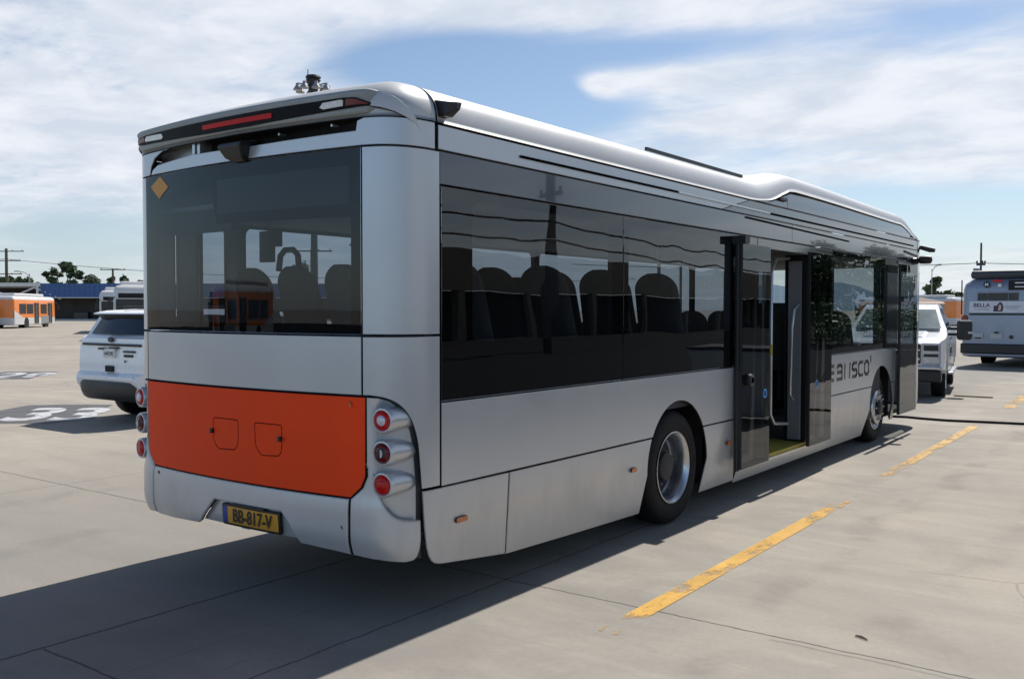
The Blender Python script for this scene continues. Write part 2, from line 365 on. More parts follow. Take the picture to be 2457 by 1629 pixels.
def skin(name, poly, mat, parent, holes=(), off=0., th=.02, ch=.004, S=surf, curv=None, side='gap_black', gs=.035, gv=.16):
    """a sheet cut to a polygon with holes, laid on a surface S(s, v, off), with a rolled edge and real thickness"""
    offf = off if callable(off) else (lambda s, v: off)
    curv = curv or (lambda s, v: (1 if .98 < abs(s) < 1.52 else (2 if abs(s) < .98 else 0), v > 2.8))
    def step(a, b):
        m = ((a[0]+b[0])/2, (a[1]+b[1])/2)
        cs, cv = curv(*m); ca, va = curv(*a); cb, vb = curv(*b)
        ds, dv = abs(a[0]-b[0]), abs(a[1]-b[1])
        st = 9e9
        if 1 in (cs, ca, cb) and ds > .01: st = .035
        elif 2 in (cs, ca, cb) and ds > .01: st = .12
        elif ds > .6: st = .6
        if (cv or va or vb) and dv > .01: st = min(st, .03)
        if callable(off) and ds+dv > .04: st = min(st, .03)
        return st
    if area(poly) < 0: poly = poly[::-1]
    loops = [subdiv(poly, step)]+[subdiv(h if area(h) < 0 else h[::-1], step) for h in holes]
    ins = [inset(loops[0], ch)]+[inset(h, -ch) for h in loops[1:]]
    pts = [p for l in ins for p in l]; edges = []; b = 0
    for l in ins:
        edges += [(b+i, b+(i+1) % len(l)) for i in range(len(l))]; b += len(l)
    xs = [p[0] for p in poly]; ys = [p[1] for p in poly]; gp = []
    def grid(lo, hi, f):
        out = []; x = lo
        while x < hi: out.append(x); x += f(x)
        return out
    for v in grid(min(ys), max(ys), lambda v: .028 if curv(0, v)[1] else (gv if not callable(off) else .03)):
        for s in grid(min(xs), max(xs), lambda s: (.6, gs, .12)[curv(s, v)[0]] if not callable(off) else .03):
            p = (s+1e-4, v+1e-4)
            if not (curv(*p)[0] or curv(*p)[1] or callable(off)): continue
            if inside(p, ins[0]) and not any(inside(p, h) for h in ins[1:]) and min(dedge(p, l) for l in ins) > .012: gp.append(p)
    nb = len(pts); pts2 = [Vector(p) for p in pts+gp]
    V, E, F, *_ = delaunay_2d_cdt(pts2, edges, [], 0, 1e-6)
    V = [tuple(v) for v in V]
    F = [f for f in F if (lambda c: inside(c, ins[0]) and not any(inside(c, h) for h in ins[1:]))((sum(V[i][0] for i in f)/3, sum(V[i][1] for i in f)/3))]
    verts = []; nor = []
    for p in V:
        P, N = S(p[0], p[1], offf(*p)); verts.append(P); nor.append(N)
    if callable(off):       # true normals of the offset sheet
        acc = [Vector((0, 0, 0)) for _ in V]
        for f in F:
            n = (verts[f[1]]-verts[f[0]]).cross(verts[f[2]]-verts[f[0]])
            if n.dot(nor[f[0]]) < 0: n = -n
            for i in f: acc[i] += n
        nor = [a.normalized() if a.length > 1e-9 else b for a, b in zip(acc, nor)]
    faces = []; ln = []; mi = []
    for f in F:
        n = (verts[f[1]]-verts[f[0]]).cross(verts[f[2]]-verts[f[0]])
        if n.dot(nor[f[0]]) < 0: f = f[::-1]
        faces.append(list(f)); ln += [nor[i] for i in f]; mi.append(0)
    for l0, l1 in zip(loops, ins):
        n = len(l0); base = len(verts)
        q = [S(p[0], p[1], offf(*p)) for p in l1]
        A = [x[0] for x in q]; NA = [x[1] for x in q]
        B = [S(p[0], p[1], offf(*p)-ch)[0] for p in l0]; Cc = [S(p[0], p[1], offf(*p)-th)[0] for p in l0]
        verts += A+B+Cc
        for i in range(n):
            j = (i+1) % n
            for a, bb, m in ((0, 1, 0), (1, 2, 1)):
                f = [base+a*n+i, base+a*n+j, base+bb*n+j, base+bb*n+i]
                nn = (verts[f[1]]-verts[f[0]]).cross(verts[f[3]]-verts[f[0]])
                out2 = B[i]-A[i] if a == 0 else B[i]-A[i]
                if nn.length < 1e-12: nn = NA[i].copy()
                nn.normalize()
                if nn.dot(out2) < 0 and abs(nn.dot(out2)) > 1e-7: f = f[::-1]; nn = -nn
                faces.append(f); ln += [nn]*4; mi.append(m)
    me = bpy.data.meshes.new(name); me.from_pydata([tuple(v) for v in verts], [], faces)
    me.materials.append(M_(mat)); me.materials.append(M_(side))
    me.polygons.foreach_set('material_index', mi); me.polygons.foreach_set('use_smooth', [True]*len(faces))
    me.update()
    if len(ln) == len(me.loops): me.normals_split_custom_set([tuple(n) for n in ln])
    o = bpy.data.objects.new(name, me); return link(o, parent)
def arc(cx_, cy_, r, a0, a1, n=24): return [(cx_+r*math.cos(R_(a0+(a1-a0)*i/(n-1))), cy_+r*math.sin(R_(a0+(a1-a0)*i/(n-1)))) for i in range(n)]
def rrect(x0, x1, y0, y1, r, n=5):
    return arc(x1-r, y1-r, r, 0, 90, n)+arc(x0+r, y1-r, r, 90, 180, n)+arc(x0+r, y0+r, r, 180, 270, n)+arc(x1-r, y0+r, r, 270, 360, n)
def mir(poly): return [(-p[0], p[1]) for p in poly]
def yv(poly): return [(sY(p[0]), p[1]) for p in poly]
# ------------------------------------------------------------------ GROUND
def ground_mat():
    m, nt = newmat('concrete')
    oc = nd(nt, 'ShaderNodeTexCoord').outputs['Object']
    sp = nd(nt, 'ShaderNodeSeparateXYZ', {0: oc}).outputs; X, Y = sp[0], sp[1]
    nb = noise(nt, oc, .22, 5, .6, .4); nm = noise(nt, oc, 1.1, 7, .65, .6); nf = noise(nt, oc, 26., 4, .7); ng = noise(nt, oc, 190., 2, .6)
    st = noise(nt, nd(nt, 'ShaderNodeMapping', {0: oc, 'Rotation': (0, 0, R_(9)), 'Scale': (.5, 3.2, 1)}).outputs[0], 1.0, 6, .65, .5)
    c = mix(nt, smooth(nt, nb, .32, .68), (.300, .272, .232), (.395, .348, .284))
    c = mix(nt, mth(nt, 'MULTIPLY', smooth(nt, nm, .42, .72), .32), c, (.225, .212, .19))
    c = mix(nt, mth(nt, 'MULTIPLY', smooth(nt, st, .48, .70), .28), c, (.22, .205, .185))
    c = mix(nt, mth(nt, 'MULTIPLY', smooth(nt, st, .50, .28), .30), c, (.46, .42, .36))
    # traffic-darkened lane along the bus
    lane = mth(nt, 'MULTIPLY', smooth(nt, X, 3.1, 1.9), smooth(nt, X, -1.2, .6))
    lft = mth(nt, 'MULTIPLY', smooth(nt, mth(nt, 'ADD', X, mth(nt, 'MULTIPLY', nb, 5.0)), -5.5, 0.5), smooth(nt, X, 1.6, -.2))
    c = mix(nt, mth(nt, 'MULTIPLY', lft, .55), c, (.185, .178, .165))
    for tx, tw, ta in ((2.62, .16, .30), (3.55, .20, .22), (4.6, .24, .26), (-2.3, .2, .2), (-3.9, .25, .2)):
        tr = mth(nt, 'MULTIPLY', smooth(nt, mth(nt, 'ABSOLUTE', mth(nt, 'SUBTRACT', mth(nt, 'ADD', X, mth(nt, 'MULTIPLY', mth(nt, 'SUBTRACT', nb, .5), 1.6)), tx)), tw, tw*.2), smooth(nt, nm, .38, .62))
        c = mix(nt, mth(nt, 'MULTIPLY', tr, ta), c, (.13, .122, .11))
    c = mix(nt, mth(nt, 'MULTIPLY', mth(nt, 'MULTIPLY', lane, smooth(nt, nm, .30, .62)), .34), c, (.17, .162, .15))
    c = mix(nt, nd(nt, 'ShaderNodeMapRange', {0: nf, 1: .25, 2: .75, 3: .20, 4: 0.0}).outputs[0], c, (.10, .095, .09))
    c = mix(nt, mth(nt, 'MULTIPLY', smooth(nt, ng, .62, .72), .35), c, (.12, .11, .10))
    # scattered specks and small stains
    ov_ = nd(nt, 'ShaderNodeTexVoronoi', {'Vector': nd(nt, 'ShaderNodeVectorMath', {0: oc, 1: nd(nt, 'ShaderNodeVectorMath', {0: noise(nt, oc, 4.0, 4, .6, 0, 1), 3: .22}, operation='SCALE').outputs[0]}, operation='ADD').outputs[0], 'Scale': .55}, feature='F1')
    c = mix(nt, mth(nt, 'MULTIPLY', mth(nt, 'MULTIPLY', smooth(nt, ov_.outputs['Distance'], .16, .06), smooth(nt, noise(nt, oc, .7, 2), .52, .60)), .28), c, (.09, .085, .08))
    vo = nd(nt, 'ShaderNodeTexVoronoi', {'Vector': oc, 'Scale': 1.7}, feature='F1')
    spk = mth(nt, 'MULTIPLY', smooth(nt, vo.outputs['Distance'], .034, .018), smooth(nt, noise(nt, oc, 3.0), .50, .56))
    c = mix(nt, mth(nt, 'MULTIPLY', spk, .85), c, (.03, .025, .02))
    # joints
    wob = mth(nt, 'MULTIPLY', mth(nt, 'SUBTRACT', noise(nt, oc, 3.0, 5, .7), .5), .05)
    def line(v, v0, w):
        return mth(nt, 'SUBTRACT', 1.0, smooth(nt, mth(nt, 'ABSOLUTE', mth(nt, 'ADD', mth(nt, 'SUBTRACT', v, v0), wob)), w*.45, w))
    def rep(v, v0, p, w):
        d = mth(nt, 'MULTIPLY', mth(nt, 'ABSOLUTE', mth(nt, 'SUBTRACT', mth(nt, 'FRACT', mth(nt, 'ADD', mth(nt, 'DIVIDE', mth(nt, 'ADD', mth(nt, 'SUBTRACT', v, v0), wob), p), .5)), .5)), p)
        return mth(nt, 'SUBTRACT', 1.0, smooth(nt, d, w*.45, w))
    def lt(a, b): return mth(nt, 'LESS_THAN', a, b)
    def gt(a, b): return mth(nt, 'GREATER_THAN', a, b)
    mul = lambda *a: a[0] if len(a) == 1 else mth(nt, 'MULTIPLY', a[0], mul(*a[1:]))
    js = [mul(line(X, -.15, .016), lt(Y, 9)), mul(line(X, 1.07, .010), lt(Y, 4), .85), mul(line(Y, 1.36, .011), lt(X, 4.9), .9), mul(line(Y, -1.12, .010), gt(X, -.13), lt(X, 9)),
          mul(rep(Y, 5.2, 7.6, .016), lt(X, -1.4), .5), mul(rep(X, -4.6, 5.1, .016), lt(X, -1.4), .45), mul(rep(Y, 7.4, 6.1, .014), gt(X, 2.9), .4), mul(line(X, .52, .006), lt(Y, 1.0), .4)]
    j = js[0]
    for k in js[1:]: j = mth(nt, 'MAXIMUM', j, k)
    c = mix(nt, mul(j, .82), c, (.045, .042, .04))
    # hairline cracks
    cr = nd(nt, 'ShaderNodeTexVoronoi', {'Vector': nd(nt, 'ShaderNodeVectorMath', {0: oc, 1: nd(nt, 'ShaderNodeVectorMath', {0: noise(nt, oc, 1.3, 5, .6, 0, 1), 3: .30}, operation='SCALE').outputs[0]}, operation='ADD').outputs[0], 'Scale': .21}, feature='DISTANCE_TO_EDGE')
    crk = mul(smooth(nt, cr.outputs['Distance'], .0022, .0008), smooth(nt, noise(nt, oc, .5, 2), .52, .60), .32)
    c = mix(nt, crk, c, (.06, .056, .05))
    b = nd(nt, 'ShaderNodeBsdfPrincipled', {'Base Color': c, 'Roughness': nd(nt, 'ShaderNodeMapRange', {0: nm, 3: .72, 4: .92}).outputs[0], 'Specular IOR Level': .35})
    hgt = mth(nt, 'SUBTRACT', mth(nt, 'ADD', mth(nt, 'MULTIPLY', nf, .6), mth(nt, 'MULTIPLY', ng, .35)), mul(j, 1.5))
    nt.links.new(nd(nt, 'ShaderNodeBump', {'Strength': .35, 'Distance': .006, 'Height': hgt}).outputs[0], b.inputs['Normal'])
    nt.links.new(b.outputs[0], nd(nt, 'ShaderNodeOutputMaterial').inputs[0])
ground_mat()
gm = MB().add([(-4000, -4000, 0), (4000, -4000, 0), (4000, 6000, 0), (-4000, 6000, 0)], [(0, 1, 2, 3)]).build('ground', 'concrete')
struct(gm)
ap = MB().add([(5.6, -9, .006), (90, -9, .006), (90, 160, .006), (5.6, 160, .006)], [(0, 1, 2, 3)]).add([(-90, -90, .006), (90, -90, .006), (90, -9, .006), (-90, -9, .006)], [(0, 1, 2, 3)]).build('unseen_dark_ground', 'unseen_asphalt', fix=False)  # out of view, added so the bus windows mirror something dark
struct(ap)
def worn(name, col, th, sc, fade=None):
    m, nt = newmat(name)
    oc = nd(nt, 'ShaderNodeTexCoord').outputs['Object']
    n = noise(nt, nd(nt, 'ShaderNodeMapping', {0: oc, 'Scale': (1, .45, 1)}).outputs[0], sc, 8, .72)
    sp = nd(nt, 'ShaderNodeSeparateXYZ', {0: oc}).outputs
    t = th
    if fade:
        t = mth(nt, 'ADD', th, mth(nt, 'ADD', mth(nt, 'MULTIPLY', smooth(nt, sp[1], fade[0], fade[1]), .14), mth(nt, 'MULTIPLY', smooth(nt, sp[1], fade[2], fade[3]), .14)))
    d = nd(nt, 'ShaderNodeMath', {0: n, 1: t}, operation='SUBTRACT').outputs[0]
    gr = noise(nt, oc, 60., 3, .7)
    a = mth(nt, 'MULTIPLY', smooth(nt, mth(nt, 'ADD', d, mth(nt, 'MULTIPLY', mth(nt, 'SUBTRACT', gr, .5), .20)), -.07, .10), .93)
    v = nd(nt, 'ShaderNodeMapRange', {0: noise(nt, oc, 2.2, 6, .65), 1: .3, 2: .7, 3: .72, 4: 1.12}).outputs[0]
    b = nd(nt, 'ShaderNodeBsdfPrincipled', {'Base Color': nd(nt, 'ShaderNodeVectorMath', {0: (*col,), 3: v}, operation='SCALE').outputs[0], 'Roughness': .7})
    x = nd(nt, 'ShaderNodeMixShader', {0: a, 1: nd(nt, 'ShaderNodeBsdfTransparent').outputs[0], 2: b.outputs[0]})
    nt.links.new(x.outputs[0], nd(nt, 'ShaderNodeOutputMaterial').inputs[0])
worn('yellow_near', (.60, .335, .045), .40, 5.0, (1.45, 1.05, 4.4, 5.25)); worn('yellow_mid', (.56, .34, .10), .42, 4.0, (8.6, 6.6, 12.0, 12.6)); worn('yellow_far', (.55, .33, .10), .44, 3.0)
worn('number_paint', (.58, .585, .60), .41, 4.0); worn('number_patch', (.10, .10, .105), .36, 1.5)
def sheet(name, pts, z, mat, parent=None):
    return MB().add([(p[0], p[1], z) for p in pts], [tuple(range(len(pts)))]).build(name, mat, parent, fix=False)
GY = 'yellow dashes of the lane line'
for y0, y1, x0, x1, w, m, lab in ((.86, 5.3, 2.135, 2.085, .065, 'yellow_near', 'bright worn yellow dash nearest the camera, beside the rear wheel'), (6.55, 12.55, 2.04, 1.955, .065, 'yellow_mid', 'faded yellow dash beside the bus front doors and black cord'), (15.6, 18.5, 1.92, 1.80, .10, 'yellow_far', 'pale yellow patch of paint at the right edge beyond the black cord')):
    tag(sheet('lane_dash', [(x0-w, y0), (x0+w, y0), (x1+w, y1), (x1-w, y1)], .004, m), lab, 'road marking', GY)
def stall(body, o, e1, e2, size, patch, label):
    t = thing('stall_number', label, 'road marking', group='stall numbers painted on the yard')
    sheet('backing_patch', patch, .004, 'number_patch', t)
    place_text('digits', body, basis((o[0], o[1], .0085), (e1[0], e1[1], 0), (e2[0], e2[1], 0), (0, 0, 1)), 'number_paint', t, size, .03, .0004, .98)
stall('33', (-10.25, 4.02), (.98, .74), (-1.51, 1.50), 1.3, [(-11.9, 3.7), (-12.86, 5.08), (-12.52, 5.52), (-11.72, 6.12), (-10.08, 4.63), (-9.78, 3.95), (-10.42, 3.40)], 'white stall number 33 on a dark patch of ground beside the white car')
stall('28', (-20.19, 8.16), (1.0, .75), (-1.75, 1.75), 1.25, [(-20.9, 7.2), (-22.92, 9.46), (-21.73, 10.36), (-20.78, 9.43), (-19.53, 8.42), (-20.3, 7.6)], 'white stall number on a dark patch, farther one at the left edge')
# cord on the ground
tag(MB().tube([(.55, 12.75, .02), (.84, 12.80, .018), (1.1, 12.72, .018), (1.5, 12.68, .018), (2.0, 12.80, .018), (2.6, 12.92, .018), (4.5, 13.1, .018), (9, 13.0, .018)], .022, 8).build('power_cord', 'rubber', None, True), 'thick black cord lying across the yard ahead of the bus', 'cord')
tag(MB().loft([[(3.26, 1.615, .004), (3.267, 1.625, .012), (3.275, 1.61, .004)], [(3.295, 1.60, .004), (3.30, 1.612, .016), (3.31, 1.595, .004)], [(3.33, 1.588, .004), (3.335, 1.597, .010), (3.34, 1.583, .004)]]).build('dry_leaf', 'bark'), 'small dry brown leaf lying on the concrete at lower right', 'leaf')
tag(MB().box(.62, 1.35, 17.55, 17.62, .004, .03).build('wood_batten', 'tan_wall'), 'thin pale batten lying by the pickup front wheel', 'batten')
# ------------------------------------------------------------------ THE BUS
bus = thing('city_bus', 'big silver city bus seen from behind, orange engine cover, dark windows, doors open', 'bus')
def bcurv(s, v):
    a = abs(s)
    return (1 if (.98 < a < 1.52 or a > sY(11.4)) else (2 if a < .98 else 0), v > 2.8)
def bs(name, poly, mat, parent=None, **k):
    return skin(name, poly, mat, parent or bus, curv=bcurv, **k)
def strip(name, ss_, vb, vt, mat, nv=16, parent=None):
    """a smooth lofted piece of the skin between two heights"""
    verts = []; nor = []; faces = []; ln = []
    n = nv+1
    for s in ss_:
        a, b = vb(s), vt(s)
        for k in range(n):
            P, N = surf(s, a+(b-a)*k/nv); verts.append(P); nor.append(N)
    for i in range(len(ss_)-1):
        for k in range(nv):
            f = [i*n+k, (i+1)*n+k, (i+1)*n+k+1, i*n+k+1]
            faces.append(f); ln += [nor[j] for j in f]
    def wall(ids, inw=.02):
        b0 = len(verts)
        for j in ids: verts.append(verts[j]-nor[j]*inw)
        for q in range(len(ids)-1):
            f = [ids[q], ids[q+1], b0+q+1, b0+q]; faces.append(f)
            nn = (verts[f[1]]-verts[f[0]]).cross(verts[f[3]]-verts[f[0]]); nn = nn.normalized() if nn.length > 1e-12 else Vector((0, 0, 1)); ln.extend([nn]*4)
    m0 = len(faces)
    wall([i*n for i in range(len(ss_))]); wall(list(range(n))); wall([(len(ss_)-1)*n+k for k in range(n)])
    me = bpy.data.meshes.new(name); me.from_pydata([tuple(v) for v in verts], [], faces)
    me.materials.append(M_(mat)); me.materials.append(M_('gap_black'))
    me.polygons.foreach_set('material_index', [0]*m0+[1]*(len(faces)-m0)); me.polygons.foreach_set('use_smooth', [True]*len(faces)); me.update()
    me.normals_split_custom_set([tuple(v) for v in ln])
    return link(bpy.data.objects.new(name, me), parent or bus)
def srange(a, b, st): k = max(1, int(abs(b-a)/st)); return [a+(b-a)*i/k for i in range(k+1)]
def interp(pts):
    def f(y):
        for (a, va), (b, vb_) in zip(pts, pts[1:]):
            if y <= b: return va+(vb_-va)*max(0, (y-a)/(b-a))
        return pts[-1][1]
    return f
SE = S1+.028
# rear: roof cap, top strip with the slot, corner pillars
o = strip('roof_cap', srange(-1.492, 1.492, .03), lambda s: 2.846, lambda s: VT, 'roof_white', 20); o['label'] = 'rounded white rear end of the roof'
bs('rear_top_panel', [(-.955, 2.692), (1.488, 2.692), (1.488, 2.840), (1.05, 2.842), (1.005, 2.828), (.995, 2.775), (.20, 2.764), (-.42, 2.772), (-.86, 2.750), (-.93, 2.725)], 'silver')
bs('rear_top_panel', [(-.972, 2.692), (-.950, 2.75), (-.90, 2.80), (-.80, 2.834), (-.70, 2.842), (-1.488, 2.840), (-1.488, 2.692)], 'silver')
def curve(pts, n=5):
    out = []
    for i in range(len(pts)-1):
        p0, p1, p2, p3 = pts[max(i-1, 0)], pts[i], pts[i+1], pts[min(i+2, len(pts)-1)]
        for k in range(n):
            t = k/n; out.append(tuple(.5*((2*p1[j])+(-p0[j]+p2[j])*t+(2*p0[j]-5*p1[j]+4*p2[j]-p3[j])*t*t+(-p0[j]+3*p1[j]-3*p2[j]+p3[j])*t**3) for j in (0, 1)))
    return out+[pts[-1]]
RCV = curve([(1.384, .788), (1.374, .91), (1.362, 1.03), (1.342, 1.12), (1.305, 1.205), (1.245, 1.270), (1.17, 1.305), (1.09, 1.317), (1.036, 1.318)])
BCV = curve([(1.060, .950), (1.086, .915), (1.112, .85), (1.142, .755), (1.190, .675), (1.255, .632), (1.372, .616)])
for sg in (1, -1):
    f = (lambda p: p) if sg > 0 else mir
    bs('corner_pillar', f([(1.036, 1.654), (SE, 1.654), (SE, 2.683), (1.036, 2.683)]), 'silver')
    bs('corner_panel', f([(1.036, 1.640), (SE, 1.640), (SE, .788)]+RCV), 'silver')
    rec = f([(1.058, 1.306), (1.12, 1.303), (1.19, 1.284), (1.255, 1.238), (1.30, 1.178), (1.33, 1.11), (1.349, 1.03), (1.362, .91), (1.372, .787), (1.372, .60), (1.26, .60), (1.18, .63), (1.12, .73), (1.09, .84), (1.07, .90), (1.058, .92)])
    bs('lamp_recess', rec, 'silver', off=lambda s, v: -.003-.040*sst(abs(s), 1.08, 1.17)*(1-.8*sst(v, 1.25, 1.31)), side='silver')
    bs('groove_strip', f([(1.350, .37), (1.42, .37), (1.42, 1.0), (1.39, 1.15), (1.31, 1.28), (1.2, 1.34), (1.1, 1.345), (1.1, 1.30), (1.19, 1.28), (1.255, 1.225), (1.30, 1.16), (1.330, 1.07), (1.345, .95)]), 'groove_grey', off=-.048)
    bs('bumper_corner', f([(.948, .412), (.948, .734), (1.03, .803), (1.060, .866)]+BCV+[(1.376, .45), (1.372, .405), (1.35, .382), (1.30, .376), (1.118, .398)]), 'silver', off=lambda s, v: .012*(1-sst(v, .66, .80)), ch=.012, side='silver')
    bs('skirt_panel', f([(1.388, .773), (1.403, .563), (1.418, .45), (1.436, .40), (1.464, .362), (1.50, .340), (1.545, .328), (sY(1.112), .247), (sY(1.112), .770)]), 'silver', ch=.008)
    # round tail lights on bullet shaped pods
    for z, lm, cm in ((1.184, 'red_lens', 'clear_lens'), (1.004, 'dark_red_lens', 'dark_red_lens'), (.829, 'red_lens', 'red_lens')):
        d = Vector((.12*sg, -.99, 0)).normalized(); c = Vector((1.160*sg, .092, z))
        u1 = Vector((0, 0, 1)); w1 = d.cross(u1)
        pr = [(.052, .010), (.059, .0), (.066, .001), (.071, .010), (.073, .04), (.072, .08), (.070, .12), (.066, .155), (.058, .185), (.044, .21), (.02, .225)]
        pod = MB().loft([[c-d*h+Vector((sg*.62*max(0, h-.03)**1.25*.55, 0, 0))+(u1*math.cos(2*math.pi*k/36)+w1*math.sin(2*math.pi*k/36))*r for k in range(36)] for r, h in pr], caps=False).build('tail_light', 'silver', bus, True, 50)
        MB().lathe([(.001, -.006), (.024, -.006), (.027, -.002), (.030, -.006), (.039, -.004), (.042, .0), (.045, -.003), (.056, .006), (.056, .014)], c, -d, 32).build('lens', lm, pod, True, 60)
        if cm != lm or z > 1:
            MB().lathe([(.001, -.011), (.026, -.010), (.030, -.004)], c, -d, 24).build('lens_centre', 'clear_lens' if z > 1.1 else 'grey_plastic', pod, True, 60)
            if z < 1.1: MB().prism([(.0, -.024), (.010, -.018), (.014, 0), (.010, .018), (.0, .024)], 0, .003, 'z').build('reflector', 'clear_lens', pod).data.transform(basis(c+d*.013, Vector((.98*sg, .20, 0)), (0, 0, 1), d))
# rear window with black edge, destination display behind it
rw = bs('rear_window', [(-1.028, 1.652), (1.028, 1.652), (1.028, 2.684), (-1.028, 2.684)], 'rear_glass', th=.006)
bs('window_border', [(-1.024, 1.655), (1.024, 1.655), (1.024, 2.680), (-1.024, 2.680)], 'border_black', rw, off=-.012, th=.01,
   holes=[[(-.89, 1.71), (.948, 1.71), (.948, 2.305), (-.185, 2.322), (-.235, 2.54), (-.80, 2.55), (-.885, 2.46)]])
bs('destination_display', [(-.165, 2.378), (.940, 2.378), (.940, 2.590), (-.165, 2.590)], 'inner_dark', rw, off=-.007, th=.004)
bs('rear_panel', [(-1.026, 1.318), (1.026, 1.318), (1.026, 1.641), (-1.026, 1.641)], 'silver')
# orange engine cover with two access hatches
H1 = [(-.195, 1.119), (.030, 1.119), (.042, 1.108), (.042, 1.00), (.030, .955), (.005, .932), (-.15, .925), (-.182, .945), (-.207, .985), (-.207, 1.108)]
H2 = [(p[0]+.415 if True else 0, p[1]-.004) for p in [(-.215, 1.119), (.0, 1.119), (.012, 1.108), (.012, 1.00), (.004, .955), (-.02, .932), (-.16, .925), (-.19, .945), (-.217, .985), (-.226, 1.108)]]
H2 = [(p[0]+.003, p[1]) for p in H2]
ec = bs('engine_cover', [(-1.028, 1.306), (1.054, 1.306), (1.052, .868), (1.024, .806), (.950, .742), (-.935, .742), (-1.005, .81), (-1.025, .868)], 'orange', holes=[H1, H2], off=.004)
ec['label'] = 'orange engine cover across the bus rear'
for h, lx in ((H1, -.213), (H2, .432)):
    ht = bs('access_hatch', inset(h, .0035), 'orange', ec, off=.003, th=.012, ch=.002)
    MB().box(lx-.011, lx+.011, -.020, -.002, 1.02, 1.05).build('latch', 'satin_black', ht, bevel=.003)
MB().tube([surf(.952, 1.28, .012)[0], surf(.962, 1.268, .016)[0], surf(.962, 1.25, .012)[0]], .006).build('pull_hook', 'amber_lens', ec)
# bumper, plate recess and number plate
bp = bs('bumper', [(-.94, .408), (-.75, .408), (-.40, .428), (-.365, .445), (-.195, .606), (.425, .606), (.50, .53), (.565, .436), (.80, .425), (.938, .415), (.938, .734), (-.94, .734)], 'silver', off=lambda s, v: .012*(1-sst(v, .66, .80)), ch=.008)
bs('plate_recess', [(-.385, .438), (.57, .438), (.44, .615), (-.20, .615)], 'silver', off=-.026)
bs('bumper_corner', mir([(.948, .412), (.948, .734), (.99, .77), (1.0, .6), (1.0, .41)]), 'silver', off=-.004)
np_ = bs('number_plate', rrect(-.140, .398, .452, .590, .012), 'satin_black', off=-.006, th=.016, ch=.003)
bs('plate_face', rrect(-.082, .384, .470, .577, .008), 'plate_yellow', np_, off=-.004, th=.002, ch=.001)
bs('country_strip', rrect(-.128, -.084, .470, .577, .004), 'plate_blue', np_, off=-.004, th=.002, ch=.001)
MB().box(.06, .14, .001, .006, .457, .461).build('dealer_mark', 'paper_white', np_)
q0 = surf(.152, .522, -.0030)[0]
place_text('plate_characters', 'BB-817-V', basis(q0+Vector((0, 0, -.036)), (.80, .010, 0), (0, 0, 1), (0, -1, 0)), 'ink', np_, .115, .0022, .0006, 1.02)
MB().box(-.02, .28, -.008, .02, .592, .603).build('plate_lamp', 'satin_black', np_, bevel=.003)
for x, z in ((-.86, .69), (.90, .56)): MB().tube([surf(x, z, .012)[0], surf(x-.008, z+.018, .013)[0]], .004).build('bumper_scuff', 'ink', bp)
# spoiler with light bar
SPR = [(-.06, 3.000), (.015, 2.997), (.035, 2.988), (.044, 2.974), (.043, 2.960), (.038, 2.952), (.028, 2.872), (.020, 2.862), (-.06, 2.858)]
rings = []
ss = [-1.26+i*.03 for i in range(6)] + [-1.08+i*.06 for i in range(37)] + [1.11+i*.03 for i in range(6)]
for s in ss:
    k = 1-sst(abs(s), 1.06, 1.22)*.97; x, y = outl(s); e = .01
    x0, y0 = outl(s-e); x1, y1 = outl(s+e); n = Vector((y1-y0, x0-x1, 0)).normalized()
    rings.append([Vector((x, y, 0))+n*(-.06+(a+.06)*k)+Vector((0, 0, 2.965+(z-2.965)*(.15+.85*k))) for a, z in SPR])
spo = MB().loft(rings).build('spoiler', 'spoiler_shade', bus, True, 28)
def sbar(s, v, off=0.):
    x, y = outl(s); e = .01; x0, y0 = outl(s-e); x1, y1 = outl(s+e); n = Vector((y1-y0, x0-x1, 0)).normalized()
    N = (n-Vector((0, 0, .13))).normalized()
    k = 1-sst(abs(s), 1.06, 1.22)*.97
    return Vector((x, y, 0))+n*(-.06+(.089+.010*(v-2.872)/.080)*k)+Vector((0, 0, v))+N*off, N
def sb(name, poly, mat, parent, off, th=.004, ch=.001): return skin(name, poly, mat, parent, S=sbar, curv=lambda s, v: (1, False), off=off, th=th, ch=ch, side=mat)
lb = sb('light_bar', [(-1.07, 2.902), (-1.085, 2.915), (-1.05, 2.942), (-.95, 2.949), (.95, 2.951), (1.02, 2.946), (1.12, 2.908), (1.11, 2.898), (1.0, 2.892), (.2, 2.872), (-.2, 2.872), (-1.0, 2.892)], 'bar_black', spo, .004)
sb('brake_light', rrect(-.235, .405, 2.898, 2.927, .004, 3), 'red_bar', lb, .010, .006)
for q in ([(.80, 2.902), (.94, 2.907), (.945, 2.937), (.93, 2.942), (.80, 2.938), (.775, 2.914)], [(-.94, 2.908), (-.72, 2.900), (-.70, 2.914), (-.72, 2.935), (-.92, 2.941), (-.945, 2.925)]):
    sb('reversing_light', q, 'clear_lens', lb, .009, .005)
for q in ([(.955, 2.907), (1.085, 2.905), (1.10, 2.908), (1.02, 2.938), (.962, 2.943)], [(-.955, 2.910), (-1.06, 2.909), (-1.04, 2.934), (-.96, 2.942)]):
    sb('marker_light', q, 'dark_red_lens', lb, .007, .004)
for sg in (1, -1):
    f = (lambda p: p) if sg > 0 else mir
    bs('roof_fin', f([(1.09, 2.895), (1.15, 2.885), (1.22, 2.868), (1.29, 2.842), (1.345, 2.81), (1.385, 2.765), (1.360, 2.835), (1.31, 2.895), (1.24, 2.945), (1.15, 2.975), (1.09, 2.982)]), 'roof_white', off=lambda s, v: .001+.026*(1-sst(abs(s), 1.12, 1.37)), th=.03)
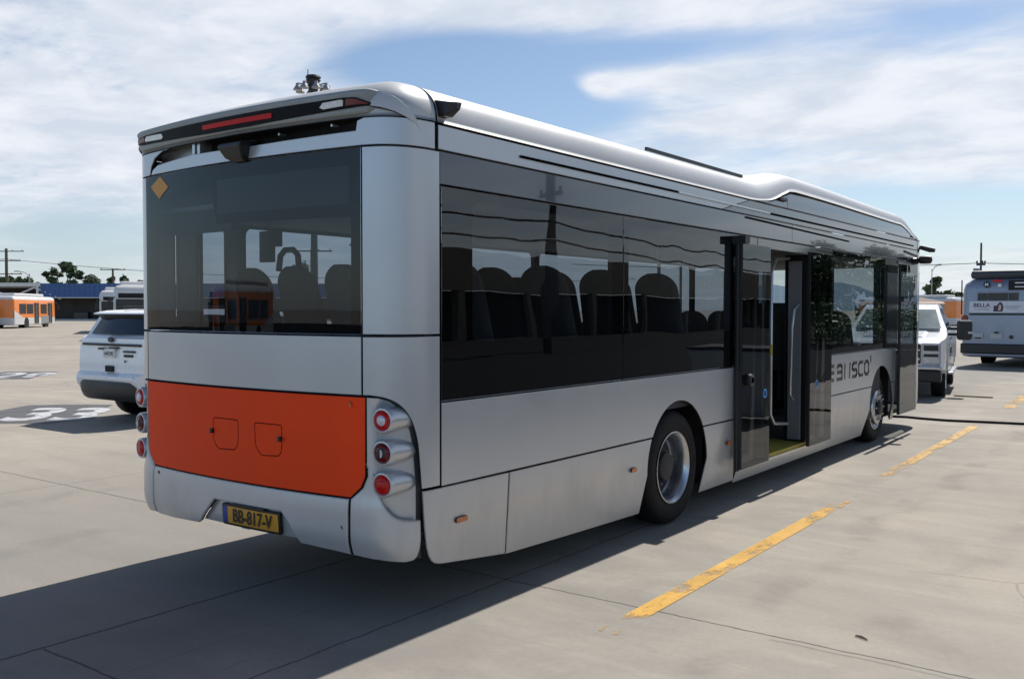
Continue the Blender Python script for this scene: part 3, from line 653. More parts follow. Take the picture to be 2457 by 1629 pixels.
# slot behind the top strip and the camera pod
sm = MB().box(-.42, 1.06, .14, .20, 2.70, 2.90).box(-.42, 1.06, .09, .2, 2.70, 2.745); sm.build('air_slot', 'gap_black', bus)
MB().box(-.42, -.39, .05, .16, 2.75, 2.86).box(-.455, -.43, .04, .16, 2.755, 2.85).build('slot_bracket', 'rail_light', bus)
MB().prism([(-.97, .16), (-.42, .10), (-.42, .2), (-1.0, .22)], 2.68, 2.88, 'z').build('slot_cover', 'silver_satin', bus)
for x in (.35, .80): MB().tube([(x, .12, 2.825), (x, .07, 2.825)], .008).build('slot_screw', 'rail_light', bus)
MB().loft([[(-.04, .10, 2.815), (.175, .10, 2.815), (.175, -.07, 2.785), (-.04, -.07, 2.785)], [(-.04, .10, 2.80), (.175, .10, 2.80), (.175, -.08, 2.765), (-.04, -.08, 2.765)],
           [(-.0, .08, 2.71), (.158, .08, 2.71), (.158, -.055, 2.70), (.0, -.055, 2.70)], [(.04, .05, 2.68), (.145, .05, 2.68), (.145, -.02, 2.675), (.04, -.02, 2.675)]]).build('rear_camera', 'satin_black', bus, bevel=.008)
bs('hazard_diamond', [(-.822, 2.670), (-.812, 2.668), (-.716, 2.600), (-.712, 2.590), (-.826, 2.526), (-.838, 2.526), (-.944, 2.604), (-.946, 2.616)], 'diamond_orange', rw, off=.004, th=.003, ch=.002)
# ------------------------------------------------ right side
RA, FA, RR = 3.49, 9.60, .55
def av(c, a0, a1): return arc(c, .49, RR, a0, a1, 18)
bs('side_panel', yv([(.462, .782)]+av(RA, 147.9, 32.1)+[(4.735, .782), (4.735, 1.258), (.462, 1.258)]), 'silver')
bs('skirt_panel', yv([(1.122, .243), (1.122, .770)]+av(RA, 149.4, 180)+[(2.90, .185), (2.0, .212)]), 'silver', ch=.008)
bs('skirt_panel', yv([(4.735, .770)]+av(RA, 30.6, 0)+[(3.995, .18), (4.735, .178)]), 'silver', ch=.008)
bs('door_sill', yv([(4.745, .155), (7.445, .155), (7.445, .275), (4.745, .275)]), 'silver')
fp = bs('side_panel', yv([(7.455, .79)]+av(FA, 146.9, 33.1)+[(10.30, .79), (10.30, 1.258), (7.455, 1.258)]), 'silver')
bs('skirt_panel', yv([(7.455, .778)]+av(FA, 148.4, 180)+[(8.88, .155), (7.455, .155)]), 'silver', ch=.008)
bs('skirt_panel', yv([(10.30, .778)]+av(FA, 31.6, 0)+[(10.16, .25), (10.30, .25)]), 'silver', ch=.008)
bs('door_post', yv([(4.745, .285), (5.15, .285), (5.15, 2.49), (4.745, 2.49)]), 'gloss_black')
bs('door_post', yv([(6.70, .285), (7.445, .285), (7.445, 2.49), (6.70, 2.49)]), 'gloss_black')
bs('door_post', yv([(9.71, 1.268), (10.38, 1.268), (10.38, 2.49), (9.71, 2.49)]), 'gloss_black')
bs('door_header', yv([(5.16, 2.40), (6.69, 2.40), (6.69, 2.49), (5.16, 2.49)]), 'gloss_black')
bs('door_header', yv([(10.39, 2.42), (11.44, 2.42), (11.44, 2.49), (10.39, 2.49)]), 'silver_satin')
for a, b in ((.462, 2.536), (2.546, 4.735), (7.455, 9.70)):
    g = bs('side_window', yv([(a, 1.268), (b, 1.268), (b, 2.490), (a, 2.490)]), 'bus_glass', th=.006)
    e0 = .10 if a > .5 else .30
    bs('window_border', yv([(a+.003, 1.272), (b-.003, 1.272), (b-.003, 2.486), (a+.003, 2.486)]), 'border_black', g, off=-.013, th=.012,
       holes=[yv(rrect(a+e0, b-.12, 1.60 if a < 5 else 1.34, 2.43, .05))])
bs('upper_band', yv([(.450, 2.503), (6.1, 2.503), (6.1, 2.686), (.450, 2.686)]), 'band_grey')
bs('upper_band', yv([(6.105, 2.503), (11.44, 2.503), (11.44, 2.686), (6.105, 2.686)]), 'band_grey')
bs('cove_panel', yv([(.438, 2.697), (4.32, 2.697), (4.94, 2.833), (.438, 2.833)]), 'silver')
bs('cove_panel', yv([(4.328, 2.697), (11.44, 2.697), (11.44, 2.833), (4.948, 2.833)]), 'band_grey')
EB = interp([(.4, 2.846), (5.0, 2.846), (5.2, 2.856), (5.45, 2.874), (5.80, 2.914), (6.05, 2.932), (10.55, 2.932), (11.0, 2.907), (11.40, 2.862), (12, 2.862)])
strip('roof_edge', srange(sY(.428), sY(11.44), .08), lambda s: EB(outl(s)[1]), lambda s: VT, 'roof_white', 20)
hp = bs('roof_side_panel', yv([(5.03, 2.845), (5.955, 2.845), (5.955, 2.918), (5.80, 2.905), (5.46, 2.866)]), 'band_grey')
bs('roof_side_panel', yv([(5.962, 2.845), (11.42, 2.845), (11.0, 2.897), (10.55, 2.923), (6.06, 2.923), (5.962, 2.918)]), 'band_grey')
def rail(name, y0, y1, z0, z1, h, mat, off=.004, w=.012, n=8):
    m = MB(); P = []
    for i in range(n+1):
        t = i/n; p = surf(sY(y0+(y1-y0)*t), z0+(z1-z0)*t, 0)[0]; P.append([(p.x+off-.004, p.y, p.z-h), (p.x+off+w, p.y, p.z-h), (p.x+off+w, p.y, p.z+h), (p.x+off-.004, p.y, p.z+h)])
    return m.loft(P).build(name, mat, bus)
rail('drip_rail', 1.22, 3.42, 2.757, 2.757, .007, 'border_black', w=.007); rail('drip_rail', 3.43, 5.45, 2.757, 2.750, .008, 'rail_light', w=.008); rail('drip_rail', 5.46, 11.2, 2.750, 2.745, .008, 'border_black', w=.007)
rail('door_rail', 4.85, 8.05, 2.665, 2.625, .007, 'border_black', w=.007); rail('door_rail', 10.7, 11.44, 2.64, 2.60, .012, 'satin_black')
MB().box(1.12, 1.14, 3.15, 5.1, 3.072, 3.100).build('roof_rail', 'satin_black', bus)
MB().box(1.27, 1.30, 5.70, 5.90, 2.905, 2.94).build('hump_latch', 'satin_black', bus, bevel=.006); MB().box(1.25, 1.285, 11.05, 11.18, 2.86, 2.89).build('hump_latch', 'satin_black', bus, bevel=.006)
MB().loft([[(1.20, .44, 2.88), (1.20, .52, 2.88), (1.20, .52, 2.985), (1.20, .44, 2.985)], [(1.33, .43, 2.875), (1.33, .50, 2.875), (1.33, .52, 2.965), (1.33, .43, 2.955)], [(1.36, .50, 2.92), (1.36, .53, 2.92), (1.36, .55, 2.965), (1.36, .50, 2.96)]]).build('side_camera', 'satin_black', bus, bevel=.006)
# roof sheet closing the top
ys = [.36+i*.28 for i in range(41)]
rt = MB(); b = []
for y in ys:
    zt = 3.092+hump(sY(max(y, .45))); b.append([(-.985, y, zt), (-.5, y, zt+.012), (.5, y, zt+.012), (.985, y, zt)])
rt.loft(b, closed=False, caps=False).build('roof_top', 'roof_white', bus, True, fix=False)
for y, z in ((.635, .562), (2.71, .566), (4.50, .570)):
    w = .052 if y < 1 else .042
    m = bs('side_marker', yv(rrect(y-w, y+w, z-.016, z+.016, .010)), 'amber_lens', off=.012, th=.014, ch=.004); m['label'] = 'amber side marker lamp'
# ------------------------------------------------ left side and front
WL = [(.66, .88), (1.05, 2.95), (3.05, 4.95), (5.05, 6.95), (7.05, 8.95), (9.05, 10.6)]
lp = bs('left_side_panel', mir(yv([(.462, .46), (.60, .38), (1.2, .26), (11.44, .22), (11.44, 2.686), (.462, 2.686)])), 'silver', holes=[mir(yv(rrect(a, b, 1.62, 2.42, .06))) for a, b in WL], side='inner_dark', th=.05)
for a, b in WL: bs('side_window', mir(yv([(a-.02, 1.60), (b+.02, 1.60), (b+.02, 2.44), (a-.02, 2.44)])), 'bus_glass', off=-.006, th=.005)
bs('cove_panel', mir(yv([(.462, 2.697), (11.44, 2.697), (11.44, 2.833), (.462, 2.833)])), 'silver'); strip('roof_edge', srange(-sY(11.44), -sY(.428), .1), lambda s: 2.846, lambda s: VT, 'roof_white', 12)
SM = CUM[-1]-.002; SF = sY(11.46)
for sg in (1, -1):
    f = (lambda p: p) if sg > 0 else mir
    bs('front_panel', f([(SF, .32), (SM, .28), (SM, 1.08), (SF, 1.08)]), 'silver')
    bs('windscreen', f([(SF, 1.09), (SM, 1.09), (SM, 2.50), (SF, 2.50)]), 'clear_glass', th=.008)
    bs('windscreen_edge', f([(SF, 1.09), (SF+.10, 1.09), (SF+.10, 2.50), (SF, 2.50)]), 'gloss_black', off=-.012, th=.01)
    bs('front_top_panel', f([(SF, 2.51), (SM, 2.51), (SM, 2.835), (SF, 2.835)]), 'gloss_black')
    strip('front_roof', srange(SF*sg, SM*sg, .04), lambda s: 2.846, lambda s: VT, 'roof_white', 12)
# ------------------------------------------------ doors standing open
def leaf(name, y0, y1, z0, z1, x, fw=.035):
    m = MB()
    m.box(x-.035, x, y0, y0+fw, z0, z1).box(x-.035, x, y1-fw, y1, z0, z1).box(x-.035, x, y0+fw, y1-fw, z0, z0+.05).box(x-.035, x, y0+fw, y1-fw, z1-.10, z1)
    o = m.build(name, 'satin_black', bus, bevel=.004)
    MB().box(x+.001, x+.006, y0+.004, y1-.004, z0+.004, z1-.004).build('glass', 'door_glass', o)
    return o
d1 = leaf('door', 4.58, 5.27, .315, 2.405, 1.36); d2 = leaf('door', 6.44, 7.17, .315, 2.42, 1.36); d3 = leaf('door', 10.08, 11.0, .335, 2.43, 1.385)
for d, y, z in ((d1, 5.15, .985), (d2, 6.66, .98)):
    MB().lathe([(.030, 0), (.046, 0), (.046, .002), (.030, .002)], (1.366, y, z), (1, 0, 0), 28).build('door_sticker', 'blue_sticker', d)
    MB().box(1.3662, 1.3682, y-.008, y+.008, z-.022, z+.022).build('sticker_mark', 'plate_blue', d)
kn = MB().lathe([(.02, 0), (.055, .0), (.06, .015), (.055, .04), (.03, .05)], (1.366, 4.72, 1.14), (1, 0, 0), 20).build('door_knob', 'satin_black', d1, True)
MB().tube([(1.31, 4.60, .30), (1.31, 4.60, 2.42)], .026, 10).box(1.27, 1.40, 4.555, 4.66, 2.40, 2.47).build('door_pivot', 'satin_black', bus, True)
MB().tube([(1.30, 7.19, .30), (1.30, 7.19, 2.40)], .022, 10).build('door_pivot', 'satin_black', bus, True)
MB().box(1.02, 1.04, 6.60, 7.1, .30, 2.40).box(1.04, 1.25, 6.64, 6.69, .30, 2.40).build('door_jamb', 'satin_black', bus)
dp = MB().box(1.065, 1.215, 6.575, 6.60, .36, 2.33).build('door_edge_panel', 'door_grey', bus, bevel=.008)
MB().tube([(1.20, 6.57, 1.86), (1.17, 6.50, 1.80), (1.15, 6.49, 1.6), (1.135, 6.49, .98), (1.13, 6.50, .86), (1.14, 6.57, .80)], .014, 10).build('grab_handle', 'rail_light', dp, True)
MB().tube([(1.08, 6.55, 2.36), (1.03, 6.30, 2.34), (1.02, 6.2, 2.2), (1.02, 6.2, .66), (1.04, 6.26, .56), (1.10, 6.50, .54)], .018, 10).build('grab_rail', 'rail_light', bus, True)
MB().box(.99, 1.05, 6.14, 6.18, 1.30, 1.42).build('stop_button', 'step_yellow', bus, bevel=.01)
MB().box(.70, 1.255, 5.2, 6.68, .279, .336).build('door_step', 'step_yellow', bus); MB().box(1.245, 1.272, 5.2, 6.68, .276, .302).build('step_edge', 'rail_light', bus)
# side lettering on the front panel, strokes read left to right
def strokes(paths, w):
    m = MB()
    for P in paths:
        for (a, b) in zip(P, P[1:]):
            a, b = Vector(a), Vector(b); d = (b-a).normalized(); n = Vector((-d.y, d.x))*w/2; a = a-d*w*.35; b = b+d*w*.35
            m.add([(1.2765, p.x, p.y) for p in (a+n, a-n, b-n, b+n)], [(0, 1, 2, 3)])
    return m
def L_(y, pts, k=.20, z=.965, h=.165): return [(y+a*k, z+b*h) for a, b in pts]
LT = [L_(7.36, [(.9, 1), (.25, 1), (-.25, .55), (-.9, -.15)]), L_(7.36, [(.9, .52), (.1, .52)]), L_(7.36, [(.85, 0), (.2, 0)]),
      L_(7.66, [(0, .0), (.9, 0)]), L_(7.66, [(.05, .85), (.25, 1), (.75, 1), (.95, .85), (.95, 0)]), L_(7.66, [(.1, .5), (.9, .5)]),
      L_(7.92, [(.2, 1), (.2, 0)]), L_(8.10, [(.35, 1), (.25, 0)]),
      L_(8.26, [(.95, 1), (.25, 1), (.05, .85), (.05, .6), (.2, .5), (.8, .5), (.95, .38), (.95, .15), (.8, 0), (.05, 0)]),
      L_(8.52, [(.95, 1), (.3, 1), (.05, .8), (.05, .2), (.25, 0), (.95, 0)]),
      L_(8.78, [(.3, 1), (.75, 1), (.95, .8), (.95, .2), (.75, 0), (.3, 0), (.05, .2), (.05, .8), (.3, 1)]),
      L_(9.06, [(.0, 1.35), (.0, .95)])]
for ltr in (LT[0:3], LT[3:6], LT[6:8], LT[8:9], LT[9:10], LT[10:11], LT[11:12]): strokes(ltr, .042).build('letter', 'lettering', fp, fix=False)
# mirrors / camera arms at the front corner
MB().loft([[(1.26+.02*math.cos(t)*0, 11.20+.10*math.cos(t), 2.52+.06*math.sin(t)) for t in [k*math.pi/5 for k in range(10)]], [(1.34, 11.20+.09*math.cos(t), 2.52+.05*math.sin(t)) for t in [k*math.pi/5 for k in range(10)]]]).build('mirror_bracket', 'satin_black', bus)
MB().lathe([(.02, 0), (.055, .015), (.062, .05), (.062, .14), (.055, .175), (.02, .19)], (1.33, 11.30, 2.54), (1, .15, .0), 16).build('mirror_camera', 'satin_black', bus, True)
MB().tube([(1.05, 12.0, 2.78), (1.20, 12.05, 2.77), (1.32, 12.08, 2.73), (1.39, 12.08, 2.72)], [.03, .035, .04, .03], 10).build('mirror_arm', 'satin_black', bus, True)
# ------------------------------------------------ wheels
def wheel(y, xo, sg, deep):
    R = .478
    tp = [(.292, -.27), (.33, -.295), (.43, -.285), (.462, -.262), (.476, -.225), (.478, -.15), (.478, -.13), (.476, -.062), (.464, -.028), (.452, -.016), (.449, -.019), (.440, -.010), (.415, -.002), (.412, -.005), (.400, -.001), (.372, .0), (.369, -.004), (.35, -.003), (.330, -.005), (.327, -.009), (.312, -.011), (.300, -.015), (.292, -.02)]
    w = MB().lathe(tp, (sg*xo, y, R), (sg, 0, 0), 56).build('wheel', 'rubber', bus, True, 40)
    c = (sg*xo, y, R)
    if deep:
        rim = MB().lathe([(.288, -.03), (.299, -.012), (.300, -.004), (.292, -.002), (.283, -.012), (.268, -.026), (.262, -.05), (.259, -.10), (.258, -.135), (.250, -.158), (.243, -.166)], c, (sg, 0, 0), 56).build('rim', 'steel_rim', w, True, 40)
        MB().lathe([(.247, -.160), (.225, -.158), (.21, -.166), (.19, -.168), (.155, -.162), (.0, -.162)], c, (sg, 0, 0), 48).build('wheel_disc', 'hub_dark', w, True, 40)
        h = MB().lathe([(.0, -.06), (.09, -.06), (.115, -.07), (.125, -.10), (.13, -.16)], c, (sg, 0, 0), 32)
        h.lathe([(.20, -.166), (.198, -.158), (.150, -.155), (.14, -.16)], c, (sg, 0, 0), 32)
        h.build('hub', 'hub_dark', w, True, 40)
        nm = MB()
        for k in range(10): nm.lathe([(.014, 0), (.014, .02), (.009, .03)], (c[0]-sg*.16, c[1]+.168*math.cos(k*math.pi/5), c[2]+.168*math.sin(k*math.pi/5)), (sg, 0, 0), 6)
        nm.build('wheel_nuts', 'steel_rim', w)
    else:
        rim = MB().lathe([(.288, -.03), (.299, -.012), (.300, -.004), (.288, -.002), (.280, -.012), (.268, -.02), (.25, -.03), (.225, .022), (.19, .035), (.165, .035), (.13, .02), (.0, .02)], c, (sg, 0, 0), 56).build('rim', 'steel_rim', w, True, 40)
        MB().lathe([(.0, .075), (.08, .072), (.098, .06), (.105, .02)], c, (sg, 0, 0), 32).build('hub', 'hub_dark', w, True, 40)
        nm = MB(); hm = MB()
        for k in range(10):
            a = k*math.pi/5; nm.lathe([(.014, 0), (.014, .022), (.009, .032)], (c[0]+sg*.034, c[1]+.168*math.cos(a), c[2]+.168*math.sin(a)), (sg, 0, 0), 6)
            a += math.pi/10; hm.lathe([(.0, .0), (.026, 0), (.026, .004), (.0, .004)], (c[0]+sg*.004, c[1]+.232*math.cos(a), c[2]+.232*math.sin(a)), (sg, 0, .0), 12)
        nm.build('wheel_nuts', 'steel_rim', w); hm.build('rim_holes', 'gap_black', w)
    return w
wheel(RA-.01, 1.235, 1, True); wheel(RA-.01, 1.235, -1, True); wheel(FA-.05, 1.215, 1, False); wheel(FA-.05, 1.215, -1, False)
for sg in (1, -1):
    for c, zt in ((RA, 1.02), (FA, 1.04)):
        m = MB(); m.box(min(sg*.62, sg*.64), max(sg*.62, sg*.64), c-.62, c+.62, .3, zt).box(min(sg*.64, sg*1.25), max(sg*.64, sg*1.20), c-.62, c-.60, .3, zt).box(min(sg*.64, sg*1.25), max(sg*.64, sg*1.20), c+.60, c+.62, .3, zt).box(min(sg*.64, sg*1.25), max(sg*.64, sg*1.20), c-.60, c+.60, zt-.02, zt)
        m.build('wheel_arch', 'gap_black', bus)
MB().box(-1.05, 1.05, .9, 2.85, .36, .42).box(-.6, .6, 2.85, 4.15, .3, .42).box(-1.2, 1.2, 4.15, 8.9, .24, .30).box(-.6, .6, 8.9, 10.2, .24, .30).box(-1.15, 1.15, 10.2, 11.9, .28, .34).box(-1.0, 1.0, 3.42, 3.55, .40, .55).box(-1.0, 1.0, 9.48, 9.6, .38, .5).build('chassis', 'gap_black', bus)
# ------------------------------------------------ cabin
MB().box(-1.0, 1.0, .13, .45, .97, 1.0).box(-1.22, 1.22, .45, 4.55, .97, 1.0).box(-1.22, 1.22, 4.53, 4.55, .31, .97).box(-1.22, 1.0, 4.55, 11.9, .302, .33).build('floor', 'inner_dark', bus)
MB().box(-1.03, 1.03, .17, .46, 2.445, 2.475).box(-1.2, 1.2, .46, 11.5, 2.445, 2.475).build('ceiling', 'ceiling_grey', bus)
MB().box(-1.0, 1.0, .15, .18, 1.0, 1.62).box(-1.05, -.25, .18, .24, 2.30, 2.60).box(1.18, 1.22, .5, 4.7, 1.0, 1.50).box(-1.22, -1.18, .5, 11.3, .4, 1.60).box(1.18, 1.22, 7.5, 9.7, .35, 1.28).build('wall_lining', 'inner_dark', bus)
pl = MB()
for y, w in ((.40, .06), (2.54, .10), (4.66, .12), (7.5, .1), (9.6, .14)): pl.box(1.17, 1.225, y-w/2, y+w/2, 1.0, 2.46)
pl.build('window_pillars', 'inner_grey', bus)
def seat(x, y, zf, zt, back=-1):
    """back = -1: the backrest leans towards the rear of the bus, the passenger looks forward"""
    m = MB(); rings = []
    for t in (0, .15, .3, .45, .6, .72, .80, .85, .89, .925, .955, .98, 1.0):
        z = zf+.36+(zt-zf-.36)*t; hw = .215*(1-.10*t) if t < .80 else .215*.92*math.sqrt(max(.06, 1-((t-.80)/.20)**2*.94))
        yc = y+back*(.06+.20*t); th = .055-.02*t
        rings.append([(x+hw*cx_, yc+th*cy_, z) for cx_, cy_ in ((-1, -.4), (-.8, -1), (.8, -1), (1, -.4), (1, .5), (.75, 1), (-.75, 1), (-1, .5))])
    m.loft(rings)
    m.loft([[(x-.215, y-.03, zf+.38), (x+.215, y-.03, zf+.38), (x+.215, y-.03, zf+.47), (x-.215, y-.03, zf+.47)], [(x-.215, y-back*.40, zf+.40), (x+.215, y-back*.40, zf+.40), (x+.20, y-back*.40, zf+.48), (x-.20, y-back*.40, zf+.48)]])
    m.box(x-.03, x+.03, y-.05, y-back*.30 if back < 0 else y+.05, zf, zf+.38) if back < 0 else m.box(x-.03, x+.03, y-.3, y+.05, zf, zf+.38)
    o = m.build('seat', 'seat_fabric', bus, True, 60)
    return o
proto = seat(-.99, 1.16, 1.0, 2.10)
def put(dx, dy, dz=0.):
    c = proto.copy(); COL.objects.link(c); c.parent = bus; c.location = (dx, dy, dz); return c
for x in (-.50, 0, .50, .99): put(x+.99, 0)
for y in (1.05, 1.85, 2.75):
    for x in (.55, 1.0, -.99, -.54): put(x+.99, y-.1 if x > 0 else y)
for y in (6.6, 7.5):
    for x in (.55, 1.0, -.99, -.54): put(x+.99, y, -.32)
for y in (4.6, 5.5): put(0, y, -.45)
MB().tube([(-.66, .90, 2.07), (-.64, .90, 2.18), (-.59, .90, 2.22), (-.50, .90, 2.22), (-.45, .90, 2.18), (-.44, .90, 2.07)], .022, 8).build('seat_handle', 'satin_black', bus, True)
MB().tube([(-.74, 2.45, 1.0), (-.74, 2.45, 2.45)], .018).tube([(.55, 4.5, 1.0), (.55, 4.5, 2.45)], .018).tube([(-.4, 6.9, .33), (-.4, 6.9, 2.45)], .018).tube([(.5, 7.3, .33), (.5, 7.3, 2.45)], .018).build('grab_pole', 'rail_light', bus, True)
MB().box(-1.05, -.75, 2.38, 2.43, 2.28, 2.37).box(-.98, -.90, 2.39, 2.42, 2.17, 2.27).box(-1.19, -1.0, 1.15, 1.22, 2.28, 2.40).box(-1.19, -1.06, 1.15, 1.2, 2.16, 2.28).build('info_screen', 'satin_black', bus)
MB().box(-1.1, -.15, 10.35, 10.40, .33, 1.9).build('driver_partition', 'inner_dark', bus)
MB().box(-1.1, .2, 11.2, 11.75, .33, 1.15).build('dashboard', 'inner_dark', bus, bevel=.05)
AX, AY, BX, BY = -60.4, 35.3, -45.5, 27.6
# ------------------------------------------------------------------ CARS
def carbody(name, prof_, wf, mats, parent, ang=32, gs=.16):
    """one closed shell: a side profile swept across the width wf(y, z)"""
    p = prof_ if area(prof_) > 0 else prof_[::-1]
    p = subdiv(p, lambda a, b: .16)
    gp = []
    xs = [q[0] for q in p]; zs = [q[1] for q in p]
    y = min(xs)+.05
    while y < max(xs):
        z = min(zs)+.05
        while z < max(zs):
            if inside((y, z), p) and dedge((y, z), p) > .05: gp.append((y, z))
            z += gs*.6
        y += gs
    V, E, F, *_ = delaunay_2d_cdt([Vector(q) for q in p+gp], [(i, (i+1) % len(p)) for i in range(len(p))], [], 0, 1e-6)
    V = [tuple(v) for v in V]; F = [f for f in F if inside((sum(V[i][0] for i in f)/3, sum(V[i][1] for i in f)/3), p)]
    n = len(V); m = MB()
    vs = [(wf(*q), q[0], q[1]) for q in V]+[(-wf(*q), q[0], q[1]) for q in V]
    fs = [list(f) for f in F]+[[n+i for i in reversed(f)] for f in F]
    k = len(p); idx = {}
    I = [min(range(n), key=lambda i: (V[i][0]-q[0])**2+(V[i][1]-q[1])**2) for q in p]
    for a, b in zip(I, I[1:]+I[:1]): fs.append([b, a, n+a, n+b])
    return m.add(vs, fs).build(name, mats, parent, True, ang)
def sidepatch(name, poly, wf, sg, mat, parent, off=.006):
    q = subdiv(poly, lambda a, b: .2)
    V, E, F, *_ = delaunay_2d_cdt([Vector(x) for x in q], [(i, (i+1) % len(q)) for i in range(len(q))], [], 0, 1e-6)
    V = [tuple(v) for v in V]; F = [list(f) for f in F if inside((sum(V[i][0] for i in f)/3, sum(V[i][1] for i in f)/3), q)]
    return MB().add([(sg*(wf(*x)+off), x[0], x[1]) for x in V], F).build(name, mat, parent, fix=False)
def across(name, y0, z0, y1, z1, hw0, hw1, mat, parent, oy=0., oz=0., bulge=.03):
    m = MB(); rows = []
    for t, (y, z, hw) in ((0, (y0, z0, hw0)), (1, (y1, z1, hw1))):
        rows.append([(hw*(-1+2*i/8), y+oy-(bulge*(1-(1-i/4)**2) if oy < 0 else -bulge*(1-(1-i/4)**2)), z+oz) for i in range(9)])
    return m.loft(rows, closed=False, caps=False).build(name, mat, parent, True, fix=False)
def roadwheel(y, x, R, w, parent, rim='steel_rim'):
    sg = 1 if x > 0 else -1
    o = MB().lathe([(R*.62, -w), (R*.95, -w), (R, -w*.85), (R, -w*.12), (R*.95, 0), (R*.66, .0), (R*.62, -.02)], (x, y, R), (sg, 0, 0), 28).build('wheel', 'rubber', parent, True, 40)
    MB().lathe([(R*.63, -.03), (R*.64, -.005), (R*.58, -.02), (R*.52, -.05), (R*.2, -.03), (0, -.03)], (x, y, R), (sg, 0, 0), 28).build('rim', rim, o, True, 40)
    return o
# white utility car, tail towards the viewer
suv = thing('parked_car', 'white utility car with dark rear glass parked left of the silver bus', 'car', (-9.10, 4.48, 0), R_(1.0))
def wsuv(y, z):
    w = .985
    if z > 1.22: w -= (z-1.22)*.34
    if z < .55: w -= (.55-z)*.22
    if y < .45: w -= .13*((.45-y)/.45)**2
    if y > 4.4: w -= .22*((y-4.4)/.6)**2
    return w
P_suv = [(.10, .40), (.60, .36)]+[(1.06+.45*math.cos(R_(a)), .38+.45*math.sin(R_(a))) for a in (180, 150, 120, 90, 60, 30, 0)]+[(1.55, .33), (3.40, .33)]+[(3.92+.45*math.cos(R_(a)), .38+.45*math.sin(R_(a))) for a in (180, 150, 120, 90, 60, 30, 0)]+[(4.9, .36), (5.0, .62), (4.95, 1.0), (4.6, 1.12), (3.95, 1.18), (3.35, 1.60), (3.0, 1.74), (2.2, 1.80), (1.0, 1.80), (.5, 1.775), (.26, 1.735), (.25, 1.715), (.40, 1.70), (.22, 1.39), (.10, 1.33), (.085, 1.20), (.06, .95), (.06, .80), (.0, .765), (-.03, .68), (.0, .60), (.08, .50)]
carbody('body', P_suv, wsuv, 'white_paint', suv)
across('rear_window', .235, 1.395, .385, 1.69, .80, .70, 'car_glass', suv, -.012, 0, .05)
MB().prism([(.25, 1.712), (.40, 1.70), (.39, 1.65), (.34, 1.64)], -.68, .68, 'x').build('window_shade', 'satin_black', suv)
for sg in (1, -1):
    sidepatch('side_window', [(.50, 1.42), (3.55, 1.28), (3.12, 1.60), (2.9, 1.68), (.80, 1.72), (.60, 1.66)], wsuv, sg, 'car_glass', suv)
    sidepatch('tail_light', [(.09, 1.02), (.32, 1.06), (.42, 1.28), (.12, 1.30)], wsuv, sg, 'dark_red_lens', suv)
    MB().box(.97*sg-.02, 1.12*sg, 3.45, 3.6, 1.22, 1.38).build('wing_mirror', 'white_paint', suv, bevel=.03)
    MB().box(.62*sg-.03, .62*sg+.03, .7, 2.8, 1.80, 1.85).build('roof_bar', 'satin_black', suv, bevel=.01)
MB().box(-.80, .80, .055, .12, 1.215, 1.255).build('tailgate_trim', 'satin_black', suv, bevel=.01)
ov = MB().lathe([(.0, .0), (.062, .0), (.068, -.008)], (0, .062, 1.315), (0, -1, 0), 24).build('badge', 'grey_plastic', suv, True)
ov.scale = (1.25, 1, .62); ov.location = (0, 0, .50)
ov2 = MB().lathe([(.0, .0), (.050, .0), (.052, -.006)], (0, .054, 1.315), (0, -1, 0), 24).build('badge_face', 'bus_skirt', ov, True)
pf = MB().box(-.155, .155, .03, .075, 1.03, 1.175).build('number_plate', 'paper_white', suv, bevel=.006)
place_text('plate_marks', '1447392', basis((0, .027, 1.068), (.9, 0, 0), (0, 0, 1), (0, -1, 0)), 'ink', pf, .085, .001, .0005)
MB().box(-.30, -.12, .03, .08, 1.155, 1.185).box(.0, .22, .03, .08, 1.175, 1.20).build('plate_light', 'satin_black', suv)
MB().box(-.105, .105, .03, .07, .81, .905).build('hitch_cover', 'gap_black', suv)
MB().box(.36, .66, .05, .078, 1.12, 1.15).box(.38, .44, .05, .078, 1.05, 1.09).box(.46, .52, .05, .078, 1.05, 1.09).box(.54, .60, .05, .078, 1.05, 1.09).lathe([(0, 0), (.022, 0)], (.42, .045, .985), (0, -1, 0), 12).build('model_badge', 'grey_plastic', suv)
rb = []
for z, d, w in ((.665, .04, .98), (.60, .055, .985), (.48, .045, .96), (.40, -.0, .92), (.36, -.06, .86)):
    rb.append([(w*math.sin(R_(a)) if abs(a) < 90 else w*(1 if a > 0 else -1), -.015-d*math.cos(R_(a))+(.20*(abs(math.sin(R_(a)))**6)), z) for a in range(-90, 91, 10)]+[(w, .55, z), (-w, .55, z)])
MB().loft(rb).build('bumper', 'grey_plastic', suv, True, 50)
MB().box(-.75, .75, -.045, .08, .672, .76).build('bumper_step', 'white_paint', suv, bevel=.03)
for y in (1.06, 3.92):
    for x in (.97, -.97): roadwheel(y, x, .385, .25, suv)
MB().box(-.8, .8, .5, 4.6, .30, .45).box(-.7, .7, .9, 1.2, .28, .5).box(-.86, .86, .60, 1.52, .36, .84).build('underbody', 'gap_black', suv)
